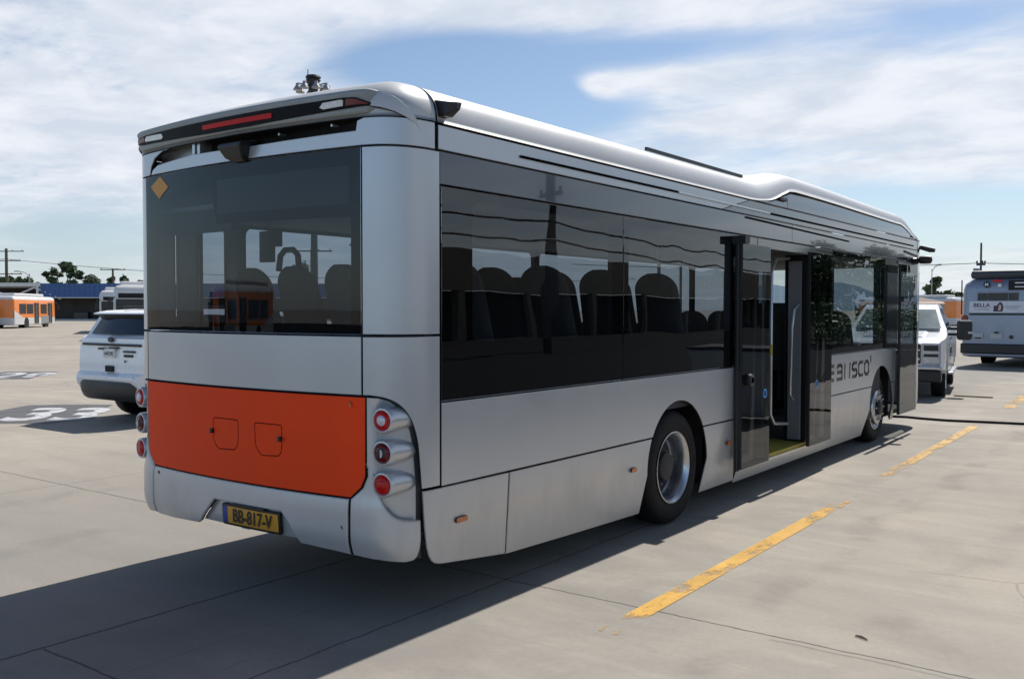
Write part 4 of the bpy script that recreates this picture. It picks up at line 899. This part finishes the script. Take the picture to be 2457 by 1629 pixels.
# white pickup nose on, ahead of the bus
pk = thing('pickup_truck', 'white pickup truck facing the viewer just past the bus front', 'truck', (-1.32, 22.42, 0), math.pi+R_(9.2))
def wpk(y, z):
    w = 1.01
    if z > 1.28: w -= (z-1.28)*.42
    if y > 5.9: w -= .16*((y-5.9)/.4)**2
    return w
P_pk = [(.0, .62), (.75, .56)]+[(1.30+.50*math.cos(R_(a)), .42+.50*math.sin(R_(a))) for a in (170, 140, 115, 90, 65, 40, 10)]+[(1.85, .50), (4.65, .50)]+[(5.2+.50*math.cos(R_(a)), .42+.50*math.sin(R_(a))) for a in (170, 140, 115, 90, 65, 40, 10)]+[(5.8, .60), (6.2, .60), (6.27, .66), (6.27, 1.10), (6.20, 1.17), (5.95, 1.23), (4.95, 1.33), (4.78, 1.34), (4.02, 1.84), (3.75, 1.92), (2.75, 1.93), (2.42, 1.87), (2.28, 1.34), (.0, 1.34)]
carbody('body', P_pk, wpk, 'white_paint', pk)
across('windscreen', 4.72, 1.385, 4.08, 1.80, .86, .72, 'screen_glass', pk, .015, .012, .06)
MB().box(-.82, .82, 4.74, 4.90, 1.335, 1.352).build('wiper_cowl', 'satin_black', pk)
MB().loft([[(-.62, 5.9, 1.225), (.62, 5.9, 1.225), (.55, 5.9, 1.262), (-.55, 5.9, 1.262)], [(-.66, 5.0, 1.31), (.66, 5.0, 1.31), (.58, 5.0, 1.352), (-.58, 5.0, 1.352)]]).build('bonnet_bulge', 'white_paint', pk, bevel=.01)
MB().box(-.55, .55, 6.286, 6.30, .80, .83).build('grille_bar', 'chrome', pk); MB().box(-.55, .55, 6.286, 6.30, .98, 1.01).build('grille_bar', 'chrome', pk)
for sg in (1, -1):
    for q in ([(2.50, 1.37), (3.40, 1.37), (3.40, 1.85), (2.60, 1.83)], [(3.50, 1.37), (4.60, 1.37), (4.02, 1.77), (3.50, 1.85)]): sidepatch('side_window', q, wpk, sg, 'car_glass', pk)
    h = MB().box(min(sg*.58, sg*.93), max(sg*.58, sg*.93), 6.16, 6.285, .70, 1.13).build('headlight', 'headlight', pk, bevel=.02)
    MB().box(min(sg*.62, sg*.89), max(sg*.62, sg*.89), 6.28, 6.29, .98, 1.09).box(min(sg*.62, sg*.89), max(sg*.62, sg*.89), 6.28, 6.29, .86, .92).build('lens', 'grey_plastic', h)
    ma = MB().box(min(sg*.97, sg*1.18), max(sg*.97, sg*1.18), 4.66, 4.74, 1.37, 1.43).box(min(sg*.97, sg*1.18), max(sg*.97, sg*1.18), 4.66, 4.74, 1.25, 1.31).build('mirror_arm', 'satin_black', pk)
    mh = MB().box(min(sg*1.16, sg*1.46), max(sg*1.16, sg*1.46), 4.62, 4.78, 1.16, 1.58).build('mirror_housing', 'satin_black', pk, bevel=.06, seg=3)
    MB().box(min(sg*1.38, sg*1.47), max(sg*1.38, sg*1.47), 4.70, 4.79, 1.30, 1.34).build('mirror_lamp', 'clear_lens', mh)
    MB().box(min(sg*1.0, sg*1.025), max(sg*1.0, sg*1.025), 3.05, 3.25, 1.16, 1.20).box(min(sg*1.0, sg*1.025), max(sg*1.0, sg*1.025), 3.95, 4.15, 1.16, 1.20).build('door_handle', 'satin_black', pk)
    MB().box(min(sg*.86, sg*1.10), max(sg*.86, sg*1.10), 2.1, 4.5, .42, .47).build('side_step', 'steel_rim', pk, bevel=.015)
    MB().box(min(sg*1.002, sg*1.018), max(sg*1.002, sg*1.018), 3.1, 4.3, .78, .98).build('door_mark', 'headlight', pk)
MB().box(-.57, .57, 6.2, 6.285, .72, 1.12).build('grille', 'grey_plastic', pk, bevel=.02)
MB().box(-.95, .95, 6.08, 6.37, .60, .68).build('bumper', 'chrome', pk, bevel=.02); MB().box(-.95, .95, 6.05, 6.36, .36, .598).build('bumper_valance', 'satin_black', pk, bevel=.03)

for y in (1.30, 5.2):
    for x in (.99, -.99): roadwheel(y, x, .42, .27, pk)
MB().box(-.72, .72, .3, 6.0, .38, .62).box(-.9, .9, 2.5, 4.6, .6, .9).build('underbody', 'gap_black', pk)
# ------------------------------------------------------------------ other buses of the yard
def tbus(label, loc, rz, upper, lower, L=12., group=None, roof='bus_white', front=True, wins=True, H=3.05, wave=False, grp=None):
    t = thing('transit_bus', label, 'bus', loc, rz, group)
    hw = 1.275
    def ring(z, k, r=.22):
        return [(x, y, z) for x, y in rrect(-hw+k, hw-k, k, L-k, r, 5)]
    zs = [(.32, .05), (.36, .0), (1.0, 0), (1.28, 0), (H-.33, .02), (H-.15, .06), (H, .22), (H+.04, .5)]
    m = MB(); n = len(ring(0, 0)); b = 0
    for z, k in zs: m.v += ring(z, k)
    for i in range(len(zs)-1):
        for j in range(n):
            m.f.append([i*n+j, i*n+(j+1) % n, (i+1)*n+(j+1) % n, (i+1)*n+j]); m.m.append(1 if i < 2 else (2 if i >= 4 else 0))
    m.f.append(list(range(n))[::-1]); m.m.append(1); m.f.append([(len(zs)-1)*n+j for j in range(n)]); m.m.append(2)
    m.build('body', [upper, lower, roof], t, True, 40)
    for sg in (1, -1):
        y = 1.2
        for k in range(5):
            if sg > 0 and k in (2, 4): y += 1.75; continue
            MB().box(min(sg*1.27, sg*1.283), max(sg*1.27, sg*1.283), y, y+1.62, 1.36, 2.34).build('window', 'bus_dark', t, bevel=.004); y += 1.78
        if sg > 0:
            for dy in (4.85, L-2.05):
                d = MB().box(1.272, 1.29, dy, dy+1.15, .42, 2.45).build('door', 'bus_dark', t)
                MB().box(1.285, 1.30, dy+.54, dy+.61, .42, 2.45).build('door_divider', 'galv', d)
        for yy in (2.9, L-2.5):
            roadwheel(yy, sg*1.26, .48, .28, t)
            MB().lathe([(0, 0), (.58, 0), (.58, .008), (0, .008)], (sg*1.274, yy, .46), (sg, 0, 0), 24).build('wheel_arch', 'gap_black', t)
    MB().box(-1.12, 1.12, L-.01, L+.02, 1.10, 2.40).build('windscreen', 'bus_dark', t, bevel=.05)
    MB().box(-1.0, 1.0, L-.01, L+.02, 2.46, 2.74).build('destination_sign', 'gap_black', t, bevel=.02)
    MB().box(-1.2, 1.2, L-.05, L+.10, .32, .62).build('bumper', 'bus_skirt', t, bevel=.04)
    for sg in (1, -1):
        MB().box(min(sg*.85, sg*1.08), max(sg*.85, sg*1.08), L, L+.03, .70, .86).build('headlight', 'clear_lens', t, bevel=.02)
        MB().tube([(sg*1.2, L-.05, 2.5), (sg*1.42, L+.18, 2.45), (sg*1.45, L+.2, 2.3)], .03, 6).box(sg*1.45-.11, sg*1.45+.11, L+.15, L+.26, 1.75, 2.30).build('mirror', 'satin_black', t)
    MB().box(-.95, .95, 1.0, L-2.2, H+.03, H+.30).build('roof_pod', roof, t, bevel=.12, seg=3)
    MB().box(-1.1, 1.1, .3, L-.4, .30, .40).build('chassis', 'gap_black', t)
    return t
def dup(root, label, loc, rz):
    r = root.copy(); COL.objects.link(r); r.location = loc; r.rotation_euler = (0, 0, rz); r['label'] = label
    for ch in list(root.children):
        c = ch.copy(); COL.objects.link(c); c.parent = r
        for g in ch.children:
            d = g.copy(); COL.objects.link(d); d.parent = c
    return r
GB = 'buses parked around the yard'
ob = tbus('orange and white bus side on by the blue roofed shop', (-86.4, 38.9, 0), R_(43), 'bus_orange', 'bus_white', 10.5, GB)
MB().box(1.29, 1.30, 6.7, 8.6, .40, 1.15).build('advert_panel', 'galv', ob); MB().box(-1.1, 1.1, 10.6, 10.95, .5, 2.2).build('bike_rack', 'satin_black', ob)
MB().prism([(.02, .95), (2.2, .95), (.02, 1.7)], 1.277, 1.284, 'x').build('livery_wave', 'bus_white', ob)
dup(ob, 'orange bus standing in the yard behind the viewer, mirrored in the rear window', (-33, -33, 0), R_(20))
dup(ob, 'red orange bus half hidden behind the grey bus and the pickup', (-14.9, 99.6, 0), R_(76))
sb_ = tbus('silver grey bus tail cut off by the left edge, beside the orange bus', (-84.6, 33.6, 0), R_(47), 'bus_grey', 'bus_skirt', 12, GB)
wa = tbus('white bus nose on behind the white car, left one of two', (-75.0, 44.2, 0), R_(238), 'bus_white', 'bus_white', 11.5, GB, H=3.2)
wa.location = (AX+11.5*math.sin(R_(238)), AY-11.5*math.cos(R_(238)), 0)
dup(wa, 'white bus nose on, nearest the silver bus left edge', (BX+11.5*math.sin(R_(238)), BY-11.5*math.cos(R_(238)), 0), R_(238))
gb = tbus('grey bus seen from behind at the right edge with a white advert banner', (-.20, 29.0, 0), R_(-4.5), 'bus_grey', 'bus_grey', 12, GB, 'bus_grey', H=2.77)
MB().box(-1.27, 1.27, -.06, .10, .42, .74).build('rear_bumper', 'satin_black', gb, bevel=.04)
bn = MB().box(-1.02, 1.10, -.022, -.004, 1.72, 2.07).build('advert_banner', 'banner', gb)
place_text('banner_lettering', 'BELLA', basis((-.66, -.026, 1.89), (1, 0, 0), (0, 0, 1), (0, -1, 0)), 'banner_ink', bn, .18, .003, .0006)
MB().box(-.88, -.44, -.026, -.023, 1.81, 1.825).box(.0, .45, -.026, -.023, 1.90, 1.915).box(.03, .35, -.026, -.023, 1.84, 1.85).build('banner_small_print', 'banner_ink', bn)
MB().prism([(-.32, 1.75), (-.06, 1.75), (-.03, 1.86), (-.05, 1.98), (-.10, 2.04), (-.16, 2.03), (-.20, 1.97), (-.24, 1.92), (-.28, 1.95), (-.31, 1.92)], -.026, -.023, 'y').build('banner_portrait', 'banner_ink', bn)
MB().prism([(-.19, 1.79), (-.12, 1.78), (-.09, 1.88), (-.11, 1.97), (-.16, 1.96), (-.17, 1.88)], -.0285, -.0265, 'y').build('banner_face', 'canvas', bn)
for a, b in ((-.78, -.52), (-.49, .08), (.11, .38)): MB().box(a, b, -.02, .01, 2.10, 2.36).build('rear_window', 'bus_dark', gb)
MB().box(-.80, .40, -.026, -.02, 2.335, 2.352).build('window_rail', 'galv', gb)
ds = MB().box(.10, 1.0, -.02, .02, 2.42, 2.72).build('route_sign', 'gap_black', gb)
MB().box(.28, .55, -.026, -.021, 2.62, 2.655).box(.28, .57, -.026, -.021, 2.50, 2.53).build('sign_digits', 'paper_white', ds)
lg = MB().lathe([(0, 0), (.095, 0), (.095, .012)], (-.52, -.02, 2.60), (0, -1, 0), 24).build('round_logo', 'gap_black', gb)
place_text('logo_letter', 'M', basis((-.52, -.038, 2.548), (1, 0, 0), (0, 0, 1), (0, -1, 0)), 'paper_white', lg, .14, .004, .0006)
MB().box(-.35, -.08, -.02, .0, 2.67, 2.74).build('fleet_number', 'red_bar', gb); MB().box(-.20, -.10, -.02, 0, 2.52, 2.61).build('sticker', 'paper_white', gb)
for x in (-1.16, 1.16): MB().lathe([(0, 0), (.09, 0), (.11, -.03)], (x, -.02, 1.53), (0, -1, 0), 20).build('tail_light', 'dark_red_lens', gb)
MB().box(-1.02, 1.1, -.012, .0, 1.64, 1.69).box(-1.27, -1.24, -.01, .02, 1.66, 2.75).build('panel_seam', 'gap_black', gb)
MB().box(-.88, -.60, -.03, .0, .94, 1.07).build('small_plate', 'galv', gb); MB().box(-.40, -.05, -.02, 0, .90, 1.06).build('small_plate', 'galv', gb); MB().lathe([(0, 0), (.065, 0)], (.20, -.02, .96), (0, -1, 0), 16).build('engine_latch', 'satin_black', gb); MB().box(-.84, -.66, -.04, -.02, .90, .935).build('engine_latch', 'satin_black', gb); MB().box(-.28, -.16, -.04, -.02, 1.06, 1.12).build('engine_latch', 'satin_black', gb)
MB().box(-1.05, 1.15, .12, .9, 2.78, 3.05).build('roof_unit', 'bus_skirt', gb, bevel=.10)
MB().box(-1.02, -.85, .3, .5, 3.05, 3.14).build('roof_vent', 'bus_grey', gb, bevel=.03)
# ------------------------------------------------------------------ buildings, poles, trees
def frame2(o, dx, dy): return o
A = math.atan2(.593, .805)
bs_ = thing('repair_shop', 'long low shop with a blue ribbed fascia and dark open bays', 'building', (-144.8, 72.4, 0), A)
m = MB(); 
for k in range(60): m.prism([(k*.8, 0), (k*.8+.25, -.10), (k*.8+.55, -.10), (k*.8+.8, 0), (k*.8+.8, .5), (k*.8, .5)], 3.75, 5.95, 'z')
m.build('fascia', 'blue_steel', bs_)
MB().box(0, 48, -.25, .4, 3.62, 3.74).build('gutter', 'white_steel', bs_)
MB().box(0, 48, 3.2, 3.6, 0, 3.7).build('bay_wall', 'bay_dark', bs_); MB().box(0, 48, .5, 14, 5.7, 5.9).build('roof', 'galv', bs_)
for x in (0.2, 11, 19.5, 30, 40): MB().box(x, x+.5, .5, 1.0, 0, 3.7).build('column', 'bay_dark', bs_)
for q in ((8.3, 10.2, 1.2, 2.6), (13, 14.2, 0, 1.9), (4.2, 6.6, 0, 1.4)): MB().box(q[0], q[1], 2.2, 3.2, q[2], q[3]).build('bay_equipment', 'bus_dark', bs_, bevel=.1)
MB().box(0, 48, -.6, -.3, 0, .28).build('kerb', 'galv', bs_)
ca = thing('truss_canopy', 'white steel truss canopy left of the blue fascia', 'canopy', (-170.5, 53.4, 0), A)
MB().box(0, 32, 0, 10, 5.45, 6.05).build('roof', 'white_steel', ca); MB().box(0, 32, 6, 6.3, .0, 5.4).build('back_wall', 'bay_dark', ca)
for x in (1, 8.5, 16.3, 23, 31.5): MB().box(x-.16, x+.16, 0, .3, 0, 5.45).build('post', 'white_steel', ca)
for x in (8.5, 23.5, 31):
    for sg in (-1, 1): MB().tube([(x, .15, 5.3), (x+sg*4.2, .15, 3.5)], .15, 6).build('brace', 'white_steel', ca)
def pole(name, label, x, y, h, arms, r=.17, mat='wood', cat='utility pole', yaw=0.):
    t = thing(name, label, cat, (x, y, 0), yaw)
    MB().tube([(0, 0, 0), (0, 0, h*.5), (0, 0, h)], [r, r*.9, r*.75], 8).build('shaft', mat, t, True)
    for z, L in arms:
        a = MB().box(-L, L, -.07, .07, z-.08, z+.08).build('crossarm', mat, t)
        for q in (-.9, .35, .9): MB().lathe([(.05, 0), (.07, .1), (.04, .2)], (L*q, 0, z+.08), (0, 0, 1), 6).build('insulator', 'dark_metal', a)
    return t
pole('utility_pole', 'tall wooden power pole with three crossarms at the left edge', -169.7, 79.0, 12.8, [(12.3, 3.2), (10.6, 2.6), (8.2, 2.8)], .32, yaw=A)
pole('utility_pole', 'wooden pole with one short crossarm above the blue fascia', -154.2, 90.4, 9.2, [(9.0, 2.3)], .24, yaw=A)
pole('utility_pole', 'thin dark pole rising behind the grey bus roof', -8.6, 73.4, 6.8, [(5.2, .3)], .09, 'dark_metal')
pole('utility_pole', 'wooden power pole across the yard, mirrored in the side windows', 19.8, 29.0, 9.0, [(8.0, 1.2), (6.6, .8)], .24, yaw=.4)
pole('utility_pole', 'distant pole seen through the bus rear window, with two crossarms', -78, 78.5, 10.2, [(9.7, 2.0), (8.7, 1.6)], .16, yaw=A)
pole('utility_pole', 'distant slim pole seen through the bus rear window, single wide crossarm', -85, 76, 9.3, [(9.1, 2.6)], .16, yaw=A)
def street(name, label, x, y, h, yaw=A):
    t = thing(name, label, 'street lamp', (x, y, 0), yaw)
    MB().tube([(0, 0, 0), (0, 0, h)], [.16, .11], 8).tube([(0, 0, h-.3), (-.9, 0, h+.3), (-2.0, 0, h+.5)], .07, 6).build('post', 'galv', t, True)
    MB().box(-2.7, -1.8, -.16, .16, h+.38, h+.58).build('lamp_head', 'galv', t, bevel=.05)
    return t
street('street_lamp', 'grey street lamp with one curved arm above the truss canopy', -166.3, 81.4, 8.2)
street('street_lamp', 'slim street lamp beside the bus front, above the pickup', -20.9, 114.3, 6.6, math.pi-.3).scale = (.42, .42, 1)
def wire(pts, sag, label, r=.045, n=14):
    P = []
    for a, b in zip(pts, pts[1:]):
        a, b = Vector(a), Vector(b)
        for i in range(n): t_ = i/n; p = a.lerp(b, t_); p.z -= sag*4*t_*(1-t_); P.append(p)
    P.append(Vector(pts[-1])); return tag(MB().tube(P, r, 5).build('overhead_wire', 'wire', None, True), label, 'wire', 'overhead wires')
wire([(-200, 60, 12.5), (-169.7, 79, 10.9), (-120, 112, 7.4), (-80, 150, 7.6)], .7, 'power line crossing the sky from the pole at the left edge')
wire([(-40, 66, 5.8), (-8.6, 73.4, 5.3), (30, 80, 4.6)], .35, 'power line passing the thin dark pole at the right edge', .03)
wire([(19.8, -40, 6.3), (19.8, 29, 5.4), (19.8, 80, 5.2)], .5, 'upper line on the pole mirrored in the side windows', .05)
wire([(19.5, -40, 5.4), (19.5, 29, 4.6), (19.5, 80, 4.5)], .5, 'lower line on the pole mirrored in the side windows', .05)
# high mast floodlights above the bus roof
hm = thing('mast_light', 'tall floodlight mast with a ring of lamps above the bus roof', 'floodlight', (-52.4, 47.4, 0))
MB().tube([(0, 0, 0), (0, 0, 10), (0, 0, 19.9)], [.35, .24, .16], 10).build('mast', 'dark_metal', hm, True)
MB().lathe([(.0, 20.35), (.55, 20.3), (.62, 20.15), (.5, 20.05), (.60, 19.95), (.42, 19.7), (.36, 19.0), (.2, 18.9)], (0, 0, 0), (0, 0, 1), 16).build('head_cap', 'dark_metal', hm, True)
MB().tube([(-.62, .0, 19.9), (-.62, 0, 20.9)], .035, 6).build('lightning_rod', 'dark_metal', hm)
for k in range(8):
    a = 2*math.pi*k/8+.25; rr = 1.22; x, y = rr*math.cos(a), rr*math.sin(a); z = 19.28
    MB().tube([(x*.3, y*.3, z+.25), (x, y, z+.35)], .05, 6).build('arm', 'dark_metal', hm)
    MB().lathe([(.0, .36), (.12, .35), (.16, .20), (.20, .1), (.34, -.12), (.36, -.2), (.0, -.16)], (x, y, z), (0, 0, 1), 14).build('lamp', 'galv', hm, True)
# ---- trees: trunk, limbs and a crown of many small leaf cards
def leaves(m, c, r, n, size, rnd):
    for _ in range(n):
        u = Vector((rnd.gauss(0, 1), rnd.gauss(0, 1), rnd.gauss(0, 1))).normalized(); k = rnd.random()**.45
        p = Vector(c)+Vector((u.x*r[0], u.y*r[1], u.z*r[2]))*k
        a = Vector((rnd.gauss(0, 1), rnd.gauss(0, 1), rnd.gauss(0, .6))).normalized(); b = a.orthogonal().normalized(); b = Matrix.Rotation(rnd.random()*6.28, 3, a) @ b
        s = size*(.6+.8*rnd.random()); a = a*s; b = b*s*.55
        m.add([p-a, p+b*.9, p+a, p-b], [(0, 1, 2, 3)])
def tree(name, label, x, y, h, blobs, trunk, seed, size=.5, mat='leaf_a', dens=1., group=None):
    rnd = random.Random(seed); t = thing(name, label, 'tree', (x, y, 0), A, group)
    m = MB()
    for bx, bz, r in blobs:
        for _ in range(5):
            c = (bx+rnd.uniform(-.5, .5)*r, rnd.uniform(-.6, .6)*r, bz+rnd.uniform(-.45, .45)*r)
            k = r*rnd.uniform(.38, .62); leaves(m, c, (k, k, k*.8), int(60*dens*max(.6, k)), size, rnd)
    m.build('crown', mat, t, fix=False)
    w = MB().tube([(0, 0, 0), (.1, 0, h*.3), (0, 0, h*.6)], [trunk, trunk*.8, trunk*.5], 7)
    for bx, bz, r in blobs: w.tube([(.05*bx, 0, h*.35), (bx*.6, 0, (h*.35+bz)/2+.3), (bx, 0, bz)], [trunk*.5, trunk*.35, trunk*.12], 5)
    w.build('trunk', 'bark', t, True); return t
GT = 'trees beyond the yard'
tree('broadleaf_tree', 'tallest dark tree above the blue fascia, with a gap on its left', -181, 95.3, 12, [(1.6, 10.2, 2.4), (2.6, 8.6, 1.6), (-1.2, 9.4, 1.4), (-2.4, 7.6, 1.3), (-.6, 6.6, 1.5), (2.0, 6.5, 1.6), (4.6, 6.3, 1.2), (.5, 5.6, 2.2), (-3.2, 8.9, .7)], .28, 3, .42, 'leaf_a', 1.2, GT)
tree('broadleaf_tree', 'rounded low tree above the blue fascia, right of the tallest one', -177, 98.2, 9, [(.4, 7.6, 1.7), (1.5, 7.0, 1.7), (-1.0, 6.6, 1.1), (.5, 5.8, 1.8)], .24, 5, .42, 'leaf_a', 1.3, GT)
tree('broadleaf_tree', 'small tree left of the pole with one crossarm', -182, 107, 9, [(-.6, 8.4, .8), (-.4, 6.6, 1.5), (.6, 6.0, 1.2)], .2, 8, .40, 'leaf_a', 1.2, GT)
tree('broadleaf_tree', 'spreading tree at the edge of the silver bus, over the white bus', -179.4, 109, 9.4, [(-.9, 8.2, 1.1), (.2, 6.8, 1.5), (2.3, 7.4, .9), (3.6, 7.2, 1.0), (-1.5, 6.2, 1.4), (2.2, 6.0, 1.3)], .22, 9, .40, 'leaf_a', 1.2, GT)
tree('broadleaf_tree', 'pale flat topped tree behind the white canopy roof', -198, 94.7, 9.4, [(-2.6, 7.6, 1.8), (0, 7.5, 1.8), (2.4, 7.4, 1.8)], .3, 12, .45, 'leaf_b', 1.2, GT)
tree('broadleaf_tree', 'tiny round tree beside the grey street lamp', -196, 98, 8, [(0, 7.0, 1.0)], .2, 13, .35, 'leaf_a', 1.3, GT)
tree('broadleaf_tree', 'tall thin green tree just right of the bus front', -22.9, 124.9, 7, [(.2, 5.6, .6), (-.2, 4.6, 1.0), (.4, 3.4, 1.5), (-.6, 2.4, 1.5)], .2, 15, .32, 'leaf_b', 1.3, GT)
tree('broadleaf_tree', 'bushy green tree behind the tan canopy by the pickup', -21.5, 126, 6, [(.0, 3.7, 1.2), (1.5, 3.4, 1.2), (-1.2, 2.8, 1.4), (2.6, 2.8, 1.1), (.6, 2.2, 1.5)], .2, 16, .32, 'leaf_b', 1.4, GT)
tree('broadleaf_tree', 'small dark round tree near the grey bus, far off', -19, 130, 5, [(0, 3.9, .9), (.1, 2.8, .6)], .12, 17, .3, 'leaf_a', 1.5, GT)
tree('broadleaf_tree', 'round crowned tree seen through the bus rear window, under the left pillar', -100, 87, 9, [(0, 7.6, 1.5), (-.8, 5.6, 1.0), (1.4, 5.0, 1.6), (.4, 4.2, 1.6)], .25, 21, .34, 'leaf_a', 1.3, GT)
tree('broadleaf_tree', 'spreading tree seen through the bus rear window, over the seat backs', -82.5, 84, 9, [(2.0, 7.6, 1.5), (.3, 6.4, 1.4), (-1.4, 5.6, 1.2), (3.0, 6.0, 1.5), (1.0, 4.6, 2.0)], .25, 22, .34, 'leaf_a', 1.3, GT)
for i, (x, y, h) in enumerate(((14.5, 47, 5.4), (16, 55, 6.2), (15, 63, 5.6), (18, 72, 7.0))):
    tree('broadleaf_tree', ['green tree over the hedge mirrored in the front side window, nearest of four', 'green tree over the hedge mirrored in the front side window, second of four', 'green tree over the hedge mirrored in the front side window, third of four', 'green tree over the hedge mirrored in the front side window, farthest of four'][i], x, y, h, [(0, h-1.2, 1.4), (1.2, h-2.2, 1.5), (-1.2, h-2.0, 1.4), (0, h-3.0, 1.6)], .2, 30+i, .22, 'leaf_b', 2.2, GT)
rnd = random.Random(4); m = MB()
for k in range(46): leaves(m, (12.4+rnd.uniform(-.4, .4), 40+k*.62, 1.25+rnd.uniform(-.1, .1)), (.9, .8, 1.15), 90, .13, rnd)
hg = thing('hedge', 'clipped green hedge across the yard, mirrored in the front windows', 'hedge')
m.build('foliage', 'hedge_leaf', hg, fix=False); w = MB()
for k in range(15): w.tube([(12.4, 40.5+k*2, 0), (12.4, 40.5+k*2, 1.6)], .05, 5)
w.build('stems', 'bark', hg)
# building across the yard that the side windows mirror
wb = thing('workshop', 'long tan workshop across the yard, mirrored in the side windows', 'building', (33, 24, 0))
MB().box(0, .5, 0, 84, 2.9, 5.3).build('fascia', 'tan_wall', wb); MB().box(2, 2.3, 0, 84, 0, 2.9).build('bay_wall', 'bay_dark', wb); MB().box(.5, 12, 0, 84, 5.0, 5.2).build('roof', 'galv', wb)
for k in range(12): MB().box(.1, .5, k*7.5, k*7.5+.5, 0, 2.9).build('column', 'tan_wall', wb)
# right background
tw = thing('canvas_shelter', 'tan shelter with a pale peaked canvas roof behind the pickup', 'shelter', (-14.2, 81.8, 0), .12)
tw.scale = (.75, .75, .92)
MB().loft([[(-1.0, 0, 2.55), (1.7, 0, 2.55), (1.7, 2.5, 2.55), (-1.0, 2.5, 2.55)], [(-1.0, .5, 2.75), (1.6, .5, 2.72), (1.6, 2, 2.72), (-1.0, 2, 2.75)], [(-.95, 1.1, 3.15), (-.7, 1.1, 3.15), (-.7, 1.4, 3.15), (-.95, 1.4, 3.15)]]).build('roof', 'canvas', tw); MB().box(-1.0, 1.7, 1.8, 2.0, 0, 2.55).build('back_wall', 'tan_wall', tw)
for x in (-.95, 1.6): MB().box(x, x+.1, .05, .15, 0, 2.55).build('post', 'galv', tw)
lw = thing('low_building', 'low pale roofed building behind the red orange bus', 'building', (-21.5, 112, 0), .1)
MB().box(2, 14, 0, 6, 0, 3.0).build('wall', 'tan_wall', lw); MB().box(1.8, 14.2, -.3, 6.2, 3.0, 3.35).build('roof', 'white_steel', lw)
rb_ = thing('shadow_caster', 'unseen grey metal box added to cast a shadow by the right edge of the yard', 'shadow caster', (3.95, 10.9, 0))  # box out of view, added for the shadow it throws
MB().loft([[(-.5, -.4, .1), (.5, -.4, .1), (.5, .4, .1), (-.5, .4, .1)], [(-.6, -.5, 1.15), (.6, -.5, 1.15), (.6, .5, 1.15), (-.6, .5, 1.15)]]).build('body', 'galv', rb_, bevel=.03); MB().box(-.63, .63, -.53, .53, 1.151, 1.2).build('lid', 'grey_plastic', rb_, bevel=.02)
# hills far off
m = MB(); rows = [[], []]; rnd = random.Random(2)
for i in range(41):
    a = R_(-22+i*1.0); D = 2900; hgt = 62+20*math.sin(i*.5)+9*math.sin(i*1.3+1)+rnd.uniform(-3, 3)
    rows[0].append((D*math.sin(a), D*math.cos(a), -1)); rows[1].append(((D+500)*math.sin(a), (D+500)*math.cos(a), hgt*1.15))
struct(m.loft(rows, closed=False, caps=False).build('hills', 'hazy_hill', None, True, fix=False))
